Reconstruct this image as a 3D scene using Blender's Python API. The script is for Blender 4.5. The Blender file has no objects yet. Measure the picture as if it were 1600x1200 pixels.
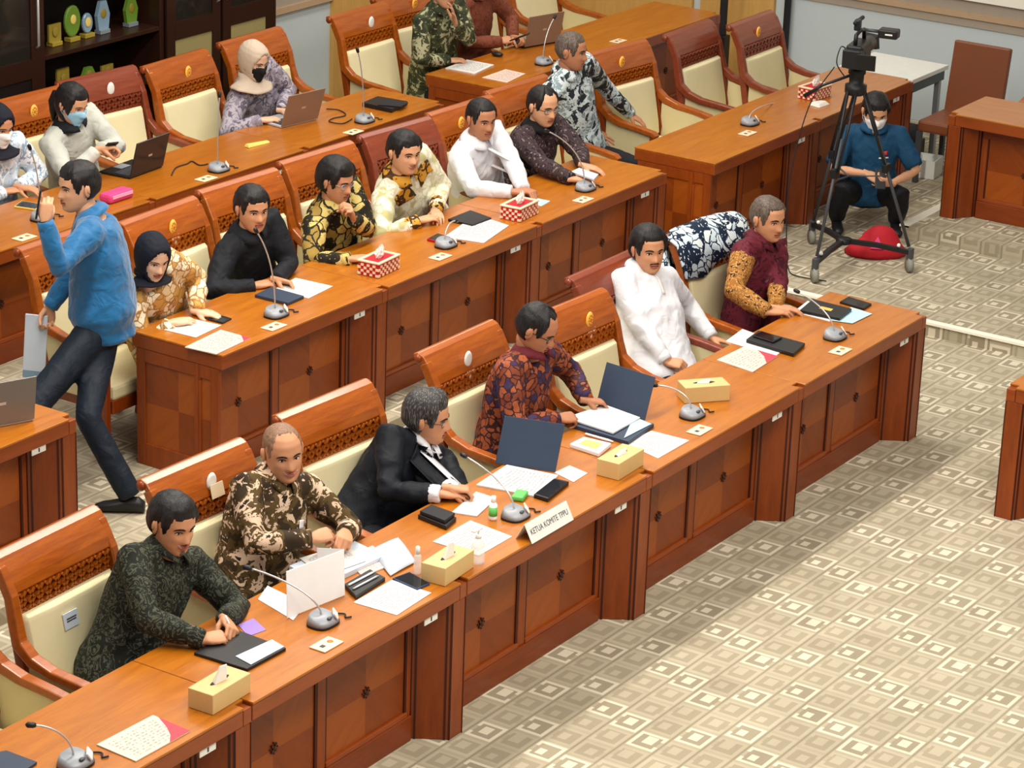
import bpy, bmesh, math, random
import numpy as np
from mathutils import Vector, Matrix, noise
from mathutils.bvhtree import BVHTree
random.seed(7)
scene = bpy.context.scene
COL = scene.collection

# ------------------------------------------------------------------ camera
FPX, PITCH, ROLL, YAW = 4353.97, 0.3540777, 0.0367666, 0.9969493
CAM = Vector((-14.041374, -6.250498, 5.848843))
def cam_axes():
    cp, sp, cy, sy = math.cos(PITCH), math.sin(PITCH), math.cos(YAW), math.sin(YAW)
    fwd = Vector((cp*sy, cp*cy, -sp)); right = Vector((cy, -sy, 0)); up = right.cross(fwd)
    cr, sr = math.cos(ROLL), math.sin(ROLL)
    return cr*right + sr*up, -sr*right + cr*up, fwd
CR, CU, CF = cam_axes()
cd = bpy.data.cameras.new('camera'); cam = bpy.data.objects.new('camera', cd); COL.objects.link(cam)
cd.sensor_width = 36; cd.lens = 36*FPX/1600; cd.clip_end = 100
cam.matrix_world = Matrix(((CR.x, CU.x, -CF.x, CAM.x), (CR.y, CU.y, -CF.y, CAM.y), (CR.z, CU.z, -CF.z, CAM.z), (0, 0, 0, 1)))
scene.camera = cam
def ray(px, py): return CR*((px-800)/FPX) - CU*((py-600)/FPX) + CF
def at(px, py, z):                      # point of the horizontal plane at height z
    d = ray(px, py); return CAM + d*((z-CAM.z)/d.z)
def atY(px, py, Y):                     # point of the plane y = Y
    d = ray(px, py); return CAM + d*((Y-CAM.y)/d.y)
def atX(px, py, X):
    d = ray(px, py); return CAM + d*((X-CAM.x)/d.x)

# ------------------------------------------------------------------ light
w = bpy.data.worlds.new('world'); scene.world = w; w.use_nodes = True
w.node_tree.nodes['Background'].inputs[0].default_value = (1.0, 0.95, 0.87, 1)
w.node_tree.nodes['Background'].inputs[1].default_value = 0.27
def area(name, loc, sx, sy, power, col=(1, 0.93, 0.82), target=None):
    l = bpy.data.lights.new(name, 'AREA'); l.shape = 'RECTANGLE'; l.size = sx; l.size_y = sy; l.energy = power; l.color = col
    o = bpy.data.objects.new(name, l); COL.objects.link(o); o.location = loc
    if target is not None: o.rotation_euler = (Vector(target)-Vector(loc)).to_track_quat('-Z', 'Y').to_euler()
    return o
area('ceiling_light_row', (-3.5, 2.1, 5.6), 9.0, 0.5, 400)
area('ceiling_light_well', (-5.0, -3.2, 6.2), 7.0, 2.6, 470)
area('ceiling_light_rear', (1.5, 4.6, 5.6), 8.0, 0.8, 165)
scene.view_settings.view_transform = 'Standard'; scene.view_settings.look = 'None'
scene.view_settings.gamma = 1; scene.view_settings.use_curve_mapping = False
scene.view_settings.exposure = 0.27

# ------------------------------------------------------------------ materials
def lin(c):
    return tuple(((v/12.92) if v <= 0.04045 else ((v+0.055)/1.055)**2.4) for v in c)
def rgb(r, g, b): return lin((r/255, g/255, b/255)) + (1,)
class NT:
    def __init__(s, name, rough=0.5, spec=0.5):
        s.m = bpy.data.materials.new(name); s.m.use_nodes = True; s.t = s.m.node_tree; s.n = s.t.nodes; s.l = s.t.links
        s.b = s.n['Principled BSDF']; s.b.inputs['Roughness'].default_value = rough; s.b.inputs['Specular IOR Level'].default_value = spec*0.8
    def add(s, typ, **kw):
        nd = s.n.new(typ)
        for k, v in kw.items(): setattr(nd, k, v)
        return nd
    def put(s, sock, v):
        if hasattr(v, 'links') or hasattr(v, 'is_output'): s.l.new(v, sock)
        else: sock.default_value = v
    def math(s, op, a, b=0.0, c=None):
        nd = s.add('ShaderNodeMath', operation=op); s.put(nd.inputs[0], a); s.put(nd.inputs[1], b)
        if c is not None: s.put(nd.inputs[2], c)
        return nd.outputs[0]
    def mix(s, f, a, b):
        nd = s.add('ShaderNodeMix', data_type='RGBA'); s.put(nd.inputs[0], f); s.put(nd.inputs[6], a); s.put(nd.inputs[7], b); return nd.outputs[2]
    def coord(s, kind='Object', scale=(1, 1, 1), rot=(0, 0, 0), loc=(0, 0, 0)):
        tc = s.add('ShaderNodeTexCoord'); mp = s.add('ShaderNodeMapping'); s.l.new(tc.outputs[kind], mp.inputs[0])
        mp.inputs['Scale'].default_value = scale; mp.inputs['Rotation'].default_value = rot; mp.inputs['Location'].default_value = loc
        return mp.outputs[0]
    def noise(s, vec, scale=5, detail=3, rough=0.5, dist=0.0):
        nd = s.add('ShaderNodeTexNoise'); s.l.new(vec, nd.inputs['Vector']); nd.inputs['Scale'].default_value = scale
        nd.inputs['Detail'].default_value = detail; nd.inputs['Roughness'].default_value = rough; nd.inputs['Distortion'].default_value = dist
        return nd
    def voro(s, vec, scale=5, feature='F1', rnd=1.0):
        nd = s.add('ShaderNodeTexVoronoi', feature=feature); s.l.new(vec, nd.inputs['Vector']); nd.inputs['Scale'].default_value = scale
        nd.inputs['Randomness'].default_value = rnd; return nd
    def ramp(s, fac, stops, const=False):
        nd = s.add('ShaderNodeValToRGB'); s.l.new(fac, nd.inputs[0]); e = nd.color_ramp.elements
        if const: nd.color_ramp.interpolation = 'CONSTANT'
        while len(e) < len(stops): e.new(0.5)
        for q, (p, c) in zip(e, stops): q.position = p; q.color = c
        return nd.outputs[0]
    def color(s, v): s.put(s.b.inputs['Base Color'], v)
    def bump(s, h, strength=0.2, dist=0.01):
        nd = s.add('ShaderNodeBump'); nd.inputs['Strength'].default_value = strength; nd.inputs['Distance'].default_value = dist
        s.put(nd.inputs['Height'], h); s.l.new(nd.outputs[0], s.b.inputs['Normal'])
M = {}
def plain(name, c, rough=0.5, spec=0.5, metal=0, var=0.06):
    k = NT(name, rough, spec); k.b.inputs['Metallic'].default_value = metal
    nz = k.noise(k.coord(), 14, 3)
    k.color(k.mix(nz.outputs['Fac'], tuple(v*(1-var) for v in c[:3])+(1,), tuple(min(1, v*(1+var)) for v in c[:3])+(1,)))
    M[name] = k.m; return k.m
def wood(name, dark, light, rough=0.3, axis='x', sc=1.0, coat=0.25, kind='Object', rot=0.0):
    k = NT(name, rough, 0.5); k.b.inputs['Coat Weight'].default_value = coat; k.b.inputs['Coat Roughness'].default_value = 0.15
    s = {'x': (1.2, 9, 9), 'y': (9, 1.2, 9), 'z': (9, 9, 1.2)}[axis]
    v = k.coord(kind, tuple(q*sc for q in s), (0, 0, rot))
    n1 = k.noise(v, 2.2, 5, 0.6, 0.6); n2 = k.noise(v, 11, 2, 0.6)
    f = k.math('ADD', k.math('MULTIPLY', n1.outputs['Fac'], 0.75), k.math('MULTIPLY', n2.outputs['Fac'], 0.25))
    k.color(k.ramp(f, [(0.3, dark), (0.7, light)]))
    M[name] = k.m; return k.m
wood('wood_top_lit', rgb(156, 84, 12), rgb(186, 112, 22), 0.3, 'x', 1.0, 0.2)  # same wood as the body; overhead light put into its lighter tone
wood('wood_body', rgb(120, 50, 10), rgb(150, 68, 14), 0.4, 'z', 1.0, 0.05)
wood('wood_edge', rgb(128, 56, 16), rgb(154, 72, 22), 0.36, 'x', 1.0, 0.1)
wood('wood_rail', rgb(112, 44, 9), rgb(138, 60, 13), 0.4, 'x', 1.0, 0.05)
wood('veneer_light', rgb(142, 66, 14), rgb(164, 82, 19), 0.4, 'x', 1.0, 0.05, 'UV', 0.0)
wood('veneer_dark', rgb(118, 50, 10), rgb(140, 64, 14), 0.4, 'x', 1.0, 0.05, 'UV', 0.0)
plain('groove', rgb(62, 16, 6), 0.5)
plain('fret_back', rgb(96, 36, 14), 0.5); plain('ornament', rgb(66, 27, 12), 0.45)
wood('chair_wood', rgb(140, 64, 10), rgb(174, 90, 20), 0.3, 'x', 1.6, 0.3)
wood('chair_wood_red', rgb(114, 48, 28), rgb(138, 64, 38), 0.36, 'x', 1.6, 0.25)
wood('chair_frame', rgb(116, 44, 9), rgb(148, 66, 16), 0.32, 'z', 1.6, 0.2)
def fabric(name, c, sc=260, strength=0.25, rough=0.85, var=0.05):
    k = NT(name, rough, 0.2); v = k.coord()
    n = k.noise(v, 6, 3); n2 = k.noise(v, sc, 2)
    k.color(k.mix(n.outputs['Fac'], tuple(q*(1-var) for q in c[:3])+(1,), tuple(min(1, q*(1+var)) for q in c[:3])+(1,)))
    k.bump(n2.outputs['Fac'], strength, 0.002); M[name] = k.m; return k.m
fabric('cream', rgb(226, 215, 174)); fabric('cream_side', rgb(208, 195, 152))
plain('gold', rgb(248, 188, 76), 0.35, 0.6, 0.0); plain('gold_dark', rgb(196, 112, 30), 0.4)
plain('white_label', rgb(236, 234, 228), 0.5); plain('ink', rgb(70, 70, 78), 0.7)
plain('black', rgb(24, 24, 28), 0.45); plain('black_soft', rgb(30, 30, 36), 0.7); plain('dark_grey', rgb(66, 68, 74), 0.4)
plain('mic_grey', rgb(150, 154, 162), 0.35); plain('steel', rgb(206, 206, 208), 0.3, 0.5, 0.6); plain('plate_cream', rgb(236, 214, 180), 0.45)
plain('box_wood', rgb(212, 180, 122), 0.45); plain('tissue', rgb(232, 226, 218), 0.8)
plain('red_cloth', rgb(186, 24, 40), 0.75); plain('navy_folder', rgb(44, 58, 80), 0.5); plain('blue_phone', rgb(36, 62, 98), 0.35)
plain('red_phone', rgb(176, 20, 44), 0.4); plain('pink', rgb(222, 66, 130), 0.6); plain('pink_light', rgb(240, 170, 200), 0.6)
plain('red_print', rgb(226, 60, 76), 0.55); plain('purple_print', rgb(150, 120, 200), 0.5); plain('light_blue', rgb(176, 214, 228), 0.6)
plain('leather', rgb(120, 66, 38), 0.42, 0.5); plain('screen_dark', rgb(38, 40, 46), 0.2); plain('laptop_grey', rgb(128, 122, 118), 0.35, 0.5, 0.3)
plain('laptop_brown', rgb(146, 122, 104), 0.35, 0.5, 0.2); plain('laptop_silver', rgb(204, 208, 214), 0.35, 0.5, 0.2); plain('keys', rgb(56, 60, 68), 0.5)
plain('white_plastic', rgb(240, 242, 244), 0.4); plain('green_print', rgb(96, 190, 96), 0.5); plain('yellow', rgb(236, 208, 110), 0.5)
plain('cabinet_wood', rgb(44, 22, 14), 0.35); plain('cabinet_dark', rgb(20, 11, 8), 0.5); plain('pale_board', rgb(150, 138, 92), 0.5)
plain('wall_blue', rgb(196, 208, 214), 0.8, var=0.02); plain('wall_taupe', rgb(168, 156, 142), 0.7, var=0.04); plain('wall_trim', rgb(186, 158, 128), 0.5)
plain('screen_white', rgb(246, 242, 230), 0.6, var=0.02); wood('wall_wood', rgb(196, 152, 84), rgb(214, 172, 100), 0.45, 'z', 0.6, 0.1)
plain('table_white', rgb(226, 230, 226), 0.4); plain('nosing', rgb(244, 240, 224), 0.5); plain('trophy_green', rgb(104, 140, 50), 0.3)
plain('trophy_blue', rgb(130, 158, 180), 0.2); plain('trophy_gold', rgb(150, 130, 50), 0.35); plain('trophy_grey', rgb(120, 130, 136), 0.3)
plain('lens', rgb(14, 14, 20), 0.1); plain('rubber_grey', rgb(140, 140, 132), 0.6)
def glass(name, c=(0.9, 0.95, 0.95, 1), alpha=0.35, rough=0.05):
    k = NT(name, rough, 0.5); k.color(c); k.b.inputs['Alpha'].default_value = alpha; M[name] = k.m
glass('clear_plastic', (0.9, 0.93, 0.95, 1), 0.4); glass('cabinet_glass', (0.03, 0.025, 0.02, 1), 0.45, 0.03); glass('spectacle_lens', (0.75, 0.8, 0.85, 1), 0.12)

def paper(name, base, lines=26, dens=0.55, head=False):
    k = NT(name, 0.75, 0.2); tc = k.add('ShaderNodeTexCoord'); sep = k.add('ShaderNodeSeparateXYZ'); k.l.new(tc.outputs['UV'], sep.inputs[0])
    u, v = sep.outputs[0], sep.outputs[1]
    row = k.math('MULTIPLY', v, lines); fr = k.math('FRACT', row); line = k.math('LESS_THAN', fr, 0.42)
    cmb = k.add('ShaderNodeCombineXYZ'); k.put(cmb.inputs[0], k.math('MULTIPLY', u, 20)); k.put(cmb.inputs[1], k.math('FLOOR', row))
    wn = k.noise(cmb.outputs[0], 1.0, 1); word = k.math('GREATER_THAN', wn.outputs['Fac'], 1-dens)
    inx = k.math('MULTIPLY', k.math('GREATER_THAN', u, 0.1), k.math('LESS_THAN', u, 0.9)); iny = k.math('MULTIPLY', k.math('GREATER_THAN', v, 0.1), k.math('LESS_THAN', v, 0.88))
    f = k.math('MULTIPLY', k.math('MULTIPLY', line, word), k.math('MULTIPLY', inx, iny))
    k.color(k.mix(k.math('MULTIPLY', f, 0.55), base, rgb(70, 70, 86))); M[name] = k.m
paper('paper_print', rgb(222, 220, 216), 15); paper('paper_cream', rgb(228, 210, 188), 11, 0.5); paper('paper_pink', rgb(226, 198, 184), 11, 0.5)
plain('paper_white', rgb(220, 220, 224), 0.75, 0.2, var=0.02); plain('paper_blue', rgb(202, 212, 226), 0.75, 0.2, var=0.02)

# carpet: woven strips of nested squares
def carpet():
    k = NT('carpet', 0.95, 0.1); v = k.coord('Object'); sep = k.add('ShaderNodeSeparateXYZ'); k.l.new(v, sep.inputs[0])
    Y = k.math('DIVIDE', sep.outputs[1], 0.158); strip = k.math('FLOOR', Y); q = k.math('FRACT', Y)
    def rnd(a, b, c):
        cb = k.add('ShaderNodeCombineXYZ'); k.put(cb.inputs[0], a); k.put(cb.inputs[1], b); cb.inputs[2].default_value = c
        wn = k.add('ShaderNodeTexWhiteNoise', noise_dimensions='3D'); k.l.new(cb.outputs[0], wn.inputs['Vector']); return wn.outputs['Value']
    m5 = k.math('FLOORED_MODULO', strip, 5.0)
    sh = rnd(m5, 0.0, 3.3)
    # on vertical risers the pattern runs up the face
    X = k.math('ADD', k.math('DIVIDE', k.math('ADD', sep.outputs[0], k.math('MULTIPLY', sep.outputs[2], 0.9)), 0.175), k.math('MULTIPLY', sh, 3.0))
    ci = k.math('FLOOR', X); p = k.math('FRACT', X)
    c3 = k.math('FLOORED_MODULO', ci, 3.0); bright = k.math('LESS_THAN', c3, 0.5)
    r1 = rnd(m5, c3, 1.7); r2 = rnd(m5, c3, 8.1); r3 = rnd(strip, ci, 2.2)
    dx = k.math('ABSOLUTE', k.math('SUBTRACT', p, 0.5)); dy = k.math('ABSOLUTE', k.math('SUBTRACT', q, 0.5))
    ox = k.math('ABSOLUTE', k.math('SUBTRACT', p, k.math('ADD', 0.42, k.math('MULTIPLY', r1, 0.2))))
    oy = k.math('ABSOLUTE', k.math('SUBTRACT', q, k.math('ADD', 0.42, k.math('MULTIPLY', r2, 0.2))))
    d = k.math('MAXIMUM', dx, dy); di = k.math('MAXIMUM', k.math('MULTIPLY', ox, 0.8), oy)
    inner = k.math('LESS_THAN', di, k.math('ADD', 0.12, k.math('MULTIPLY', r1, 0.06)))
    ring = k.math('MULTIPLY', k.math('GREATER_THAN', d, 0.33), k.math('LESS_THAN', d, 0.44))
    gap = k.math('MULTIPLY', k.math('LESS_THAN', dx, 0.16), k.math('GREATER_THAN', k.math('MULTIPLY', k.math('SUBTRACT', q, 0.5), k.math('SUBTRACT', r2, 0.45)), 0.0))
    ring = k.math('MULTIPLY', ring, k.math('SUBTRACT', 1.0, gap))
    lit = k.math('MAXIMUM', inner, ring)
    mid = k.math('MULTIPLY', k.math('SUBTRACT', 1.0, lit), k.math('LESS_THAN', d, 0.36))
    edge = k.math('GREATER_THAN', dy, 0.465)
    val = k.math('ADD', 0.5, k.math('MULTIPLY', lit, k.math('ADD', 0.05, k.math('MULTIPLY', bright, 0.24))))
    val = k.math('SUBTRACT', val, k.math('MULTIPLY', mid, k.math('ADD', 0.10, k.math('MULTIPLY', bright, 0.05))))
    val = k.math('SUBTRACT', val, k.math('MULTIPLY', edge, 0.2))
    val = k.math('ADD', val, k.math('MULTIPLY', k.math('SUBTRACT', r3, 0.5), 0.1))
    pile = k.noise(k.coord('Object'), 420, 2); soft = k.noise(k.coord('Object'), 3, 3)
    val = k.math('ADD', val, k.math('MULTIPLY', k.math('SUBTRACT', pile.outputs['Fac'], 0.5), 0.22))
    val = k.math('ADD', val, k.math('MULTIPLY', k.math('SUBTRACT', soft.outputs['Fac'], 0.5), 0.14))
    k.color(k.ramp(val, [(0.10, rgb(120, 109, 89)), (0.5, rgb(172, 162, 140)), (0.92, rgb(226, 217, 194))]))
    k.bump(pile.outputs['Fac'], 0.4, 0.004); M['carpet'] = k.m
carpet()

def batik(name, ground, c2, c3, sc=14, kind='leaf', c4=None, thr=0.5, rough=0.7):
    k = NT(name, rough, 0.25); v = k.coord('Object'); wr = k.noise(v, sc*0.5, 2)
    sub = k.add('ShaderNodeVectorMath', operation='MULTIPLY_ADD'); k.l.new(wr.outputs['Color'], sub.inputs[0]); sub.inputs[1].default_value = (2.2/sc,)*3; k.l.new(v, sub.inputs[2])
    vv = sub.outputs[0]
    if kind == 'leaf':                       # big irregular leaves with outlines
        e = k.voro(vv, sc, 'DISTANCE_TO_EDGE'); cell = k.voro(vv, sc, 'F1')
        sp = k.add('ShaderNodeSeparateColor'); k.l.new(cell.outputs['Color'], sp.inputs[0])
        col = k.ramp(sp.outputs[0], [(0.0, ground), (thr, c2), (0.5+thr/2, c3)], True)
        out = k.math('LESS_THAN', e.outputs['Distance'], 0.075); col = k.mix(out, col, c4 or ground)
        fine = k.voro(vv, sc*3.1, 'F1'); col = k.mix(k.math('LESS_THAN', fine.outputs['Distance'], 0.22), col, c3)
    elif kind == 'swirl':                    # flowing bands
        n = k.noise(v, sc*0.55, 3, 0.5, 1.6); s_ = k.math('SINE', k.math('MULTIPLY', n.outputs['Fac'], 34))
        col = k.ramp(k.math('ADD', 0.5, k.math('MULTIPLY', s_, 0.5)), [(0.0, ground), (thr, c2), (0.82, c3)], True)
        fine = k.voro(vv, sc*2.2, 'F1'); col = k.mix(k.math('LESS_THAN', fine.outputs['Distance'], 0.25), col, c4 or c2)
    else:                                    # patches of camouflage-like blotches
        n = k.noise(v, sc*0.6, 4, 0.6, 0.8); n2 = k.noise(v, sc*1.5, 3, 0.6, 1.2)
        col = k.ramp(n.outputs['Fac'], [(0.0, ground), (0.47, c2), (0.56, c3), (0.64, c4 or ground)], True)
        col = k.mix(k.math('GREATER_THAN', n2.outputs['Fac'], 0.60), col, c3)
    k.color(col); wv = k.noise(v, 9, 3); k.bump(wv.outputs['Fac'], 0.35, 0.02); M[name] = k.m
def cloth(name, c, rough=0.75, var=0.08, fold=0.5, sheen=0):
    k = NT(name, rough, 0.25); v = k.coord('Object'); n = k.noise(v, 7, 3, 0.5, 0.5)
    k.color(k.mix(n.outputs['Fac'], tuple(q*(1-var) for q in c[:3])+(1,), tuple(min(1, q*(1+var)) for q in c[:3])+(1,)))
    k.b.inputs['Sheen Weight'].default_value = sheen
    k.bump(k.noise(v, 12, 2, 0.4, 1.0).outputs['Fac'], fold, 0.02); M[name] = k.m
def skin(name, c):
    k = NT(name, 0.48, 0.4); v = k.coord('Object'); n = k.noise(v, 30, 3)
    k.color(k.mix(n.outputs['Fac'], tuple(q*0.9 for q in c[:3])+(1,), tuple(min(1, q*1.08) for q in c[:3])+(1,)))
    k.b.inputs['Subsurface Weight'].default_value = 0.0; M[name] = k.m
skin('skin_a', rgb(214, 160, 124)); skin('skin_b', rgb(202, 144, 108)); skin('skin_c', rgb(182, 124, 92)); skin('skin_d', rgb(226, 180, 150))
plain('lip', rgb(168, 92, 76), 0.45); plain('eye_white', rgb(226, 216, 206), 0.3); plain('iris', rgb(26, 16, 12), 0.15)
def hairmat(name, c, c2, mixp=0.5):
    k = NT(name, 0.5, 0.4); v = k.coord('Object', (60, 60, 8)); n = k.noise(v, 3, 3)
    k.color(k.ramp(n.outputs['Fac'], [(mixp-0.12, c), (mixp+0.12, c2)])); k.bump(n.outputs['Fac'], 0.5, 0.004); M[name] = k.m
hairmat('hair_black', rgb(16, 14, 16), rgb(36, 32, 34)); hairmat('hair_grey', rgb(44, 42, 44), rgb(130, 126, 120), 0.62); hairmat('hair_shadow', rgb(118, 88, 70), rgb(152, 116, 92)); hairmat('hair_buzz', rgb(66, 56, 50), rgb(112, 98, 88))
# ------------------------------------------------------------------ mesh helpers
class MB:
    def __init__(s): s.v = []; s.f = []; s.mi = []; s.uv = {}
    def quad_uv(s, pts, mi=0, uv=None):
        b = len(s.v); s.v += [tuple(p) for p in pts]; s.f.append(tuple(range(b, b+len(pts)))); s.mi.append(mi)
        if uv: s.uv[len(s.f)-1] = uv
    def faces(s, vs, fs, mi=0):
        b = len(s.v); s.v += [tuple(p) for p in vs]
        for f in fs: s.f.append(tuple(b+i for i in f)); s.mi.append(mi)
        return s
    def box(s, x0, x1, y0, y1, z0, z1, mi=0, mat=None):
        vs = [Vector((x, y, z)) for z in (z0, z1) for y in (y0, y1) for x in (x0, x1)]
        if mat is not None: vs = [mat @ p for p in vs]
        return s.faces(vs, [(0, 2, 3, 1), (4, 5, 7, 6), (0, 1, 5, 4), (2, 6, 7, 3), (0, 4, 6, 2), (1, 3, 7, 5)], mi)
    def prism(s, poly, z0, z1, mi=0, mat=None):
        n = len(poly); vs = [Vector((p[0], p[1], z0)) for p in poly] + [Vector((p[0], p[1], z1)) for p in poly]
        if mat is not None: vs = [mat @ p for p in vs]
        ar = sum(poly[i][0]*poly[(i+1) % n][1]-poly[(i+1) % n][0]*poly[i][1] for i in range(n))
        fs = [tuple(range(n))[::-1], tuple(range(n, 2*n))] + [(i, (i+1) % n, n+(i+1) % n, n+i) for i in range(n)]
        if ar < 0: fs = [f[::-1] for f in fs]
        return s.faces(vs, fs, mi)
    def hexa(s, bot, top, mi=0):                 # two matching polygons
        n = len(bot); vs = list(bot)+list(top)
        fs = [tuple(range(n))[::-1], tuple(range(n, 2*n))] + [(i, (i+1) % n, n+(i+1) % n, n+i) for i in range(n)]
        return s.faces(vs, fs, mi)
    def rings(s, rings, mi=0, caps=True):
        n = len(rings[0]); vs = [p for r in rings for p in r]; fs = []
        for i in range(len(rings)-1):
            for j in range(n): fs.append((i*n+j, i*n+(j+1) % n, (i+1)*n+(j+1) % n, (i+1)*n+j))
        if caps: fs += [tuple(range(n))[::-1], tuple(range((len(rings)-1)*n, len(rings)*n))]
        return s.faces(vs, fs, mi)
    def tube(s, pts, r, n=8, mi=0, ref=None):
        pts = [Vector(p) for p in pts]; rs = r if isinstance(r, (list, tuple)) else [r]*len(pts); rr = []; prev = Vector(ref) if ref else None
        for i, p in enumerate(pts):
            t = (pts[min(i+1, len(pts)-1)]-pts[max(i-1, 0)]).normalized()
            if prev is None: prev = t.orthogonal()
            a = (prev-t*prev.dot(t)); a = a.normalized() if a.length > 1e-6 else t.orthogonal().normalized(); b = t.cross(a); prev = a
            rx, ry = rs[i] if isinstance(rs[i], (list, tuple)) else (rs[i], rs[i])
            rr.append([p+a*(rx*math.cos(q*2*math.pi/n))+b*(ry*math.sin(q*2*math.pi/n)) for q in range(n)])
        return s.rings(rr, mi)
    def ribbon(s, pts, wdt, thk, side, mi=0):    # rectangular section swept along pts; side = width direction
        pts = [Vector(p) for p in pts]; side = Vector(side).normalized(); rr = []
        for i, p in enumerate(pts):
            t = (pts[min(i+1, len(pts)-1)]-pts[max(i-1, 0)]).normalized(); nrm = side.cross(t).normalized()
            wd = wdt[i] if isinstance(wdt, (list, tuple)) else wdt; th = thk[i] if isinstance(thk, (list, tuple)) else thk
            rr.append([p+side*(a*wd/2)+nrm*(b*th/2) for a, b in ((-1, -1), (1, -1), (1, 1), (-1, 1))])
        return s.rings(rr, mi)
    def lathe(s, prof, c=(0, 0, 0), n=14, mi=0):
        c = Vector(c); return s.rings([[c+Vector((r*math.cos(q*2*math.pi/n), r*math.sin(q*2*math.pi/n), z)) for q in range(n)] for r, z in prof], mi)
    def ell(s, c, r, mi=0, nu=12, nv=8, rot=None):
        c = Vector(c); rr = []
        for i in range(nv+1):
            a = math.pi*(0.02+0.96*i/nv)-math.pi/2; ring = []
            for j in range(nu):
                q = Vector((r[0]*math.cos(a)*math.cos(j*2*math.pi/nu), r[1]*math.cos(a)*math.sin(j*2*math.pi/nu), r[2]*math.sin(a)))
                ring.append(c+(rot @ q if rot is not None else q))
            rr.append(ring)
        return s.rings(rr, mi)
    def mesh(s, name):
        me = bpy.data.meshes.new(name); me.from_pydata([tuple(p) for p in s.v], [], s.f)
        me.polygons.foreach_set('material_index', s.mi)
        if s.uv:
            ul = me.uv_layers.new(name='UVMap')
            for fi, uv in s.uv.items():
                for li, q in zip(me.polygons[fi].loop_indices, uv): ul.data[li].uv = q
        me.update(); return me
    def build(s, name, mats, parent=None, smooth=False, bevel=0.0, loc=None):
        return link(name, s.mesh(name), mats, parent, smooth, bevel, loc)
def link(name, me, mats, parent=None, smooth=False, bevel=0.0, loc=None):
    o = bpy.data.objects.new(name, me); COL.objects.link(o)
    for m in (mats if isinstance(mats, (list, tuple)) else [mats]): me.materials.append(M[m])
    if smooth: me.polygons.foreach_set('use_smooth', [True]*len(me.polygons))
    if bevel: b = o.modifiers.new('bevel', 'BEVEL'); b.width = bevel; b.segments = 2; b.limit_method = 'ANGLE'
    if parent is not None: o.parent = parent
    if loc is not None: o.location = loc
    return o
def tag(o, label=None, cat=None, group=None, kind=None):
    if label: o['label'] = label
    if cat: o['category'] = cat
    if group: o['group'] = group
    if kind: o['kind'] = kind
    return o
def thing(name, label, cat, loc=(0, 0, 0), rz=0.0, group=None):
    o = bpy.data.objects.new(name, None); COL.objects.link(o); o.empty_display_size = 0.1
    o.location = loc; o.rotation_euler = (0, 0, rz); return tag(o, label, cat, group)
def copy_tree(o, parent=None):
    c = o.copy(); COL.objects.link(c); c.parent = parent
    for ch in list(o.children): copy_tree(ch, c)
    return c
def struct(name, mb, mats, label=None, **kw):
    o = mb.build(name, mats, **kw); tag(o, label, None, None, 'structure'); return o
R = math.radians
def rotz(a): return Matrix.Rotation(a, 4, 'Z')

# ------------------------------------------------------------------ setting
Z1, Z2 = 0.09, 0.18
XR, YB = 6.3, 6.8          # right wall, back wall
b = MB(); b.box(-11, 1.69, -7, 2.405, -0.1, 0); struct('floor', b, 'carpet', 'patterned beige carpet of the lowest floor level')
b = MB(); b.prism([(-11, 2.405), (1.69, 2.405), (1.69, -7), (3.27, -7), (3.27, 1.72), (XR, 1.72), (XR, 4.32), (-11, 4.32)], -0.1, Z1); struct('floor_tier_1', b, 'carpet', 'patterned carpet of the first raised tier')
b = MB(); b.box(-11, XR, 4.32, YB, -0.1, Z2); b.box(3.27, XR, -7, 1.72, -0.1, Z2); struct('floor_tier_2', b, 'carpet', 'patterned carpet of the second raised tier')
b = MB(); b.box(1.675, 1.735, -7, 2.405, Z1-0.012, Z1+0.004); struct('trim_1', b, 'nosing', 'pale nosing strip along the lower carpet step')
b = MB(); b.box(3.27, XR-0.02, 1.66, 1.735, Z2-0.012, Z2+0.004); struct('trim_2', b, 'nosing', 'pale nosing strip along the upper carpet step')
b = MB(); b.box(-11, XR, YB, YB+0.12, -0.1, 4.2); struct('wall_back', b, 'wall_blue', 'pale blue grey back wall')
b = MB(); b.box(XR, XR+0.12, -7, YB+0.12, -0.1, 4.2); struct('wall_right', b, 'wall_blue', 'pale blue grey side wall')
def dado(name, horizontal_y=True):
    b = MB()
    if horizontal_y:
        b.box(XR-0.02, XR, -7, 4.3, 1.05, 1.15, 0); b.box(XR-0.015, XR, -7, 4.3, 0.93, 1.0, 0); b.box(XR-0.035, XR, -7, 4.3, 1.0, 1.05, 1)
    else:
        b.box(-11, 3.3, YB-0.02, YB, 1.07, 1.3, 0); b.box(-11, 3.3, YB-0.035, YB, 1.02, 1.07, 1)
    return struct(name, b, ['wall_taupe', 'wall_trim'], 'taupe dado band with a tan moulding')
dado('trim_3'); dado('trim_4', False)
b = MB(); b.box(XR-0.06, XR-0.021, -7, 4.1, 1.15, 3.4, 0); tag(b.build('projection_screen', ['screen_white']), 'large white screen on the side wall above the taupe band', 'screen')
b = MB(); b.box(XR-0.04, XR, 4.42, 5.12, Z2, 3.4); b.box(XR-0.04, XR, 5.2, 6.75, Z2, 3.4); struct('trim_5', b, 'wall_wood', 'honey coloured wood panels on the side wall')
b = MB(); b.box(3.3, XR, YB-0.04, YB, Z2, 3.4); struct('trim_6', b, 'wall_wood', 'honey coloured wood panel on the back wall')
b = MB(); b.tube([(XR-0.06, 4.28, Z1), (XR-0.06, 4.28, 3.0)], 0.03, 8); struct('trim_7', b, 'black', 'dark vertical conduit on the side wall')

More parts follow.
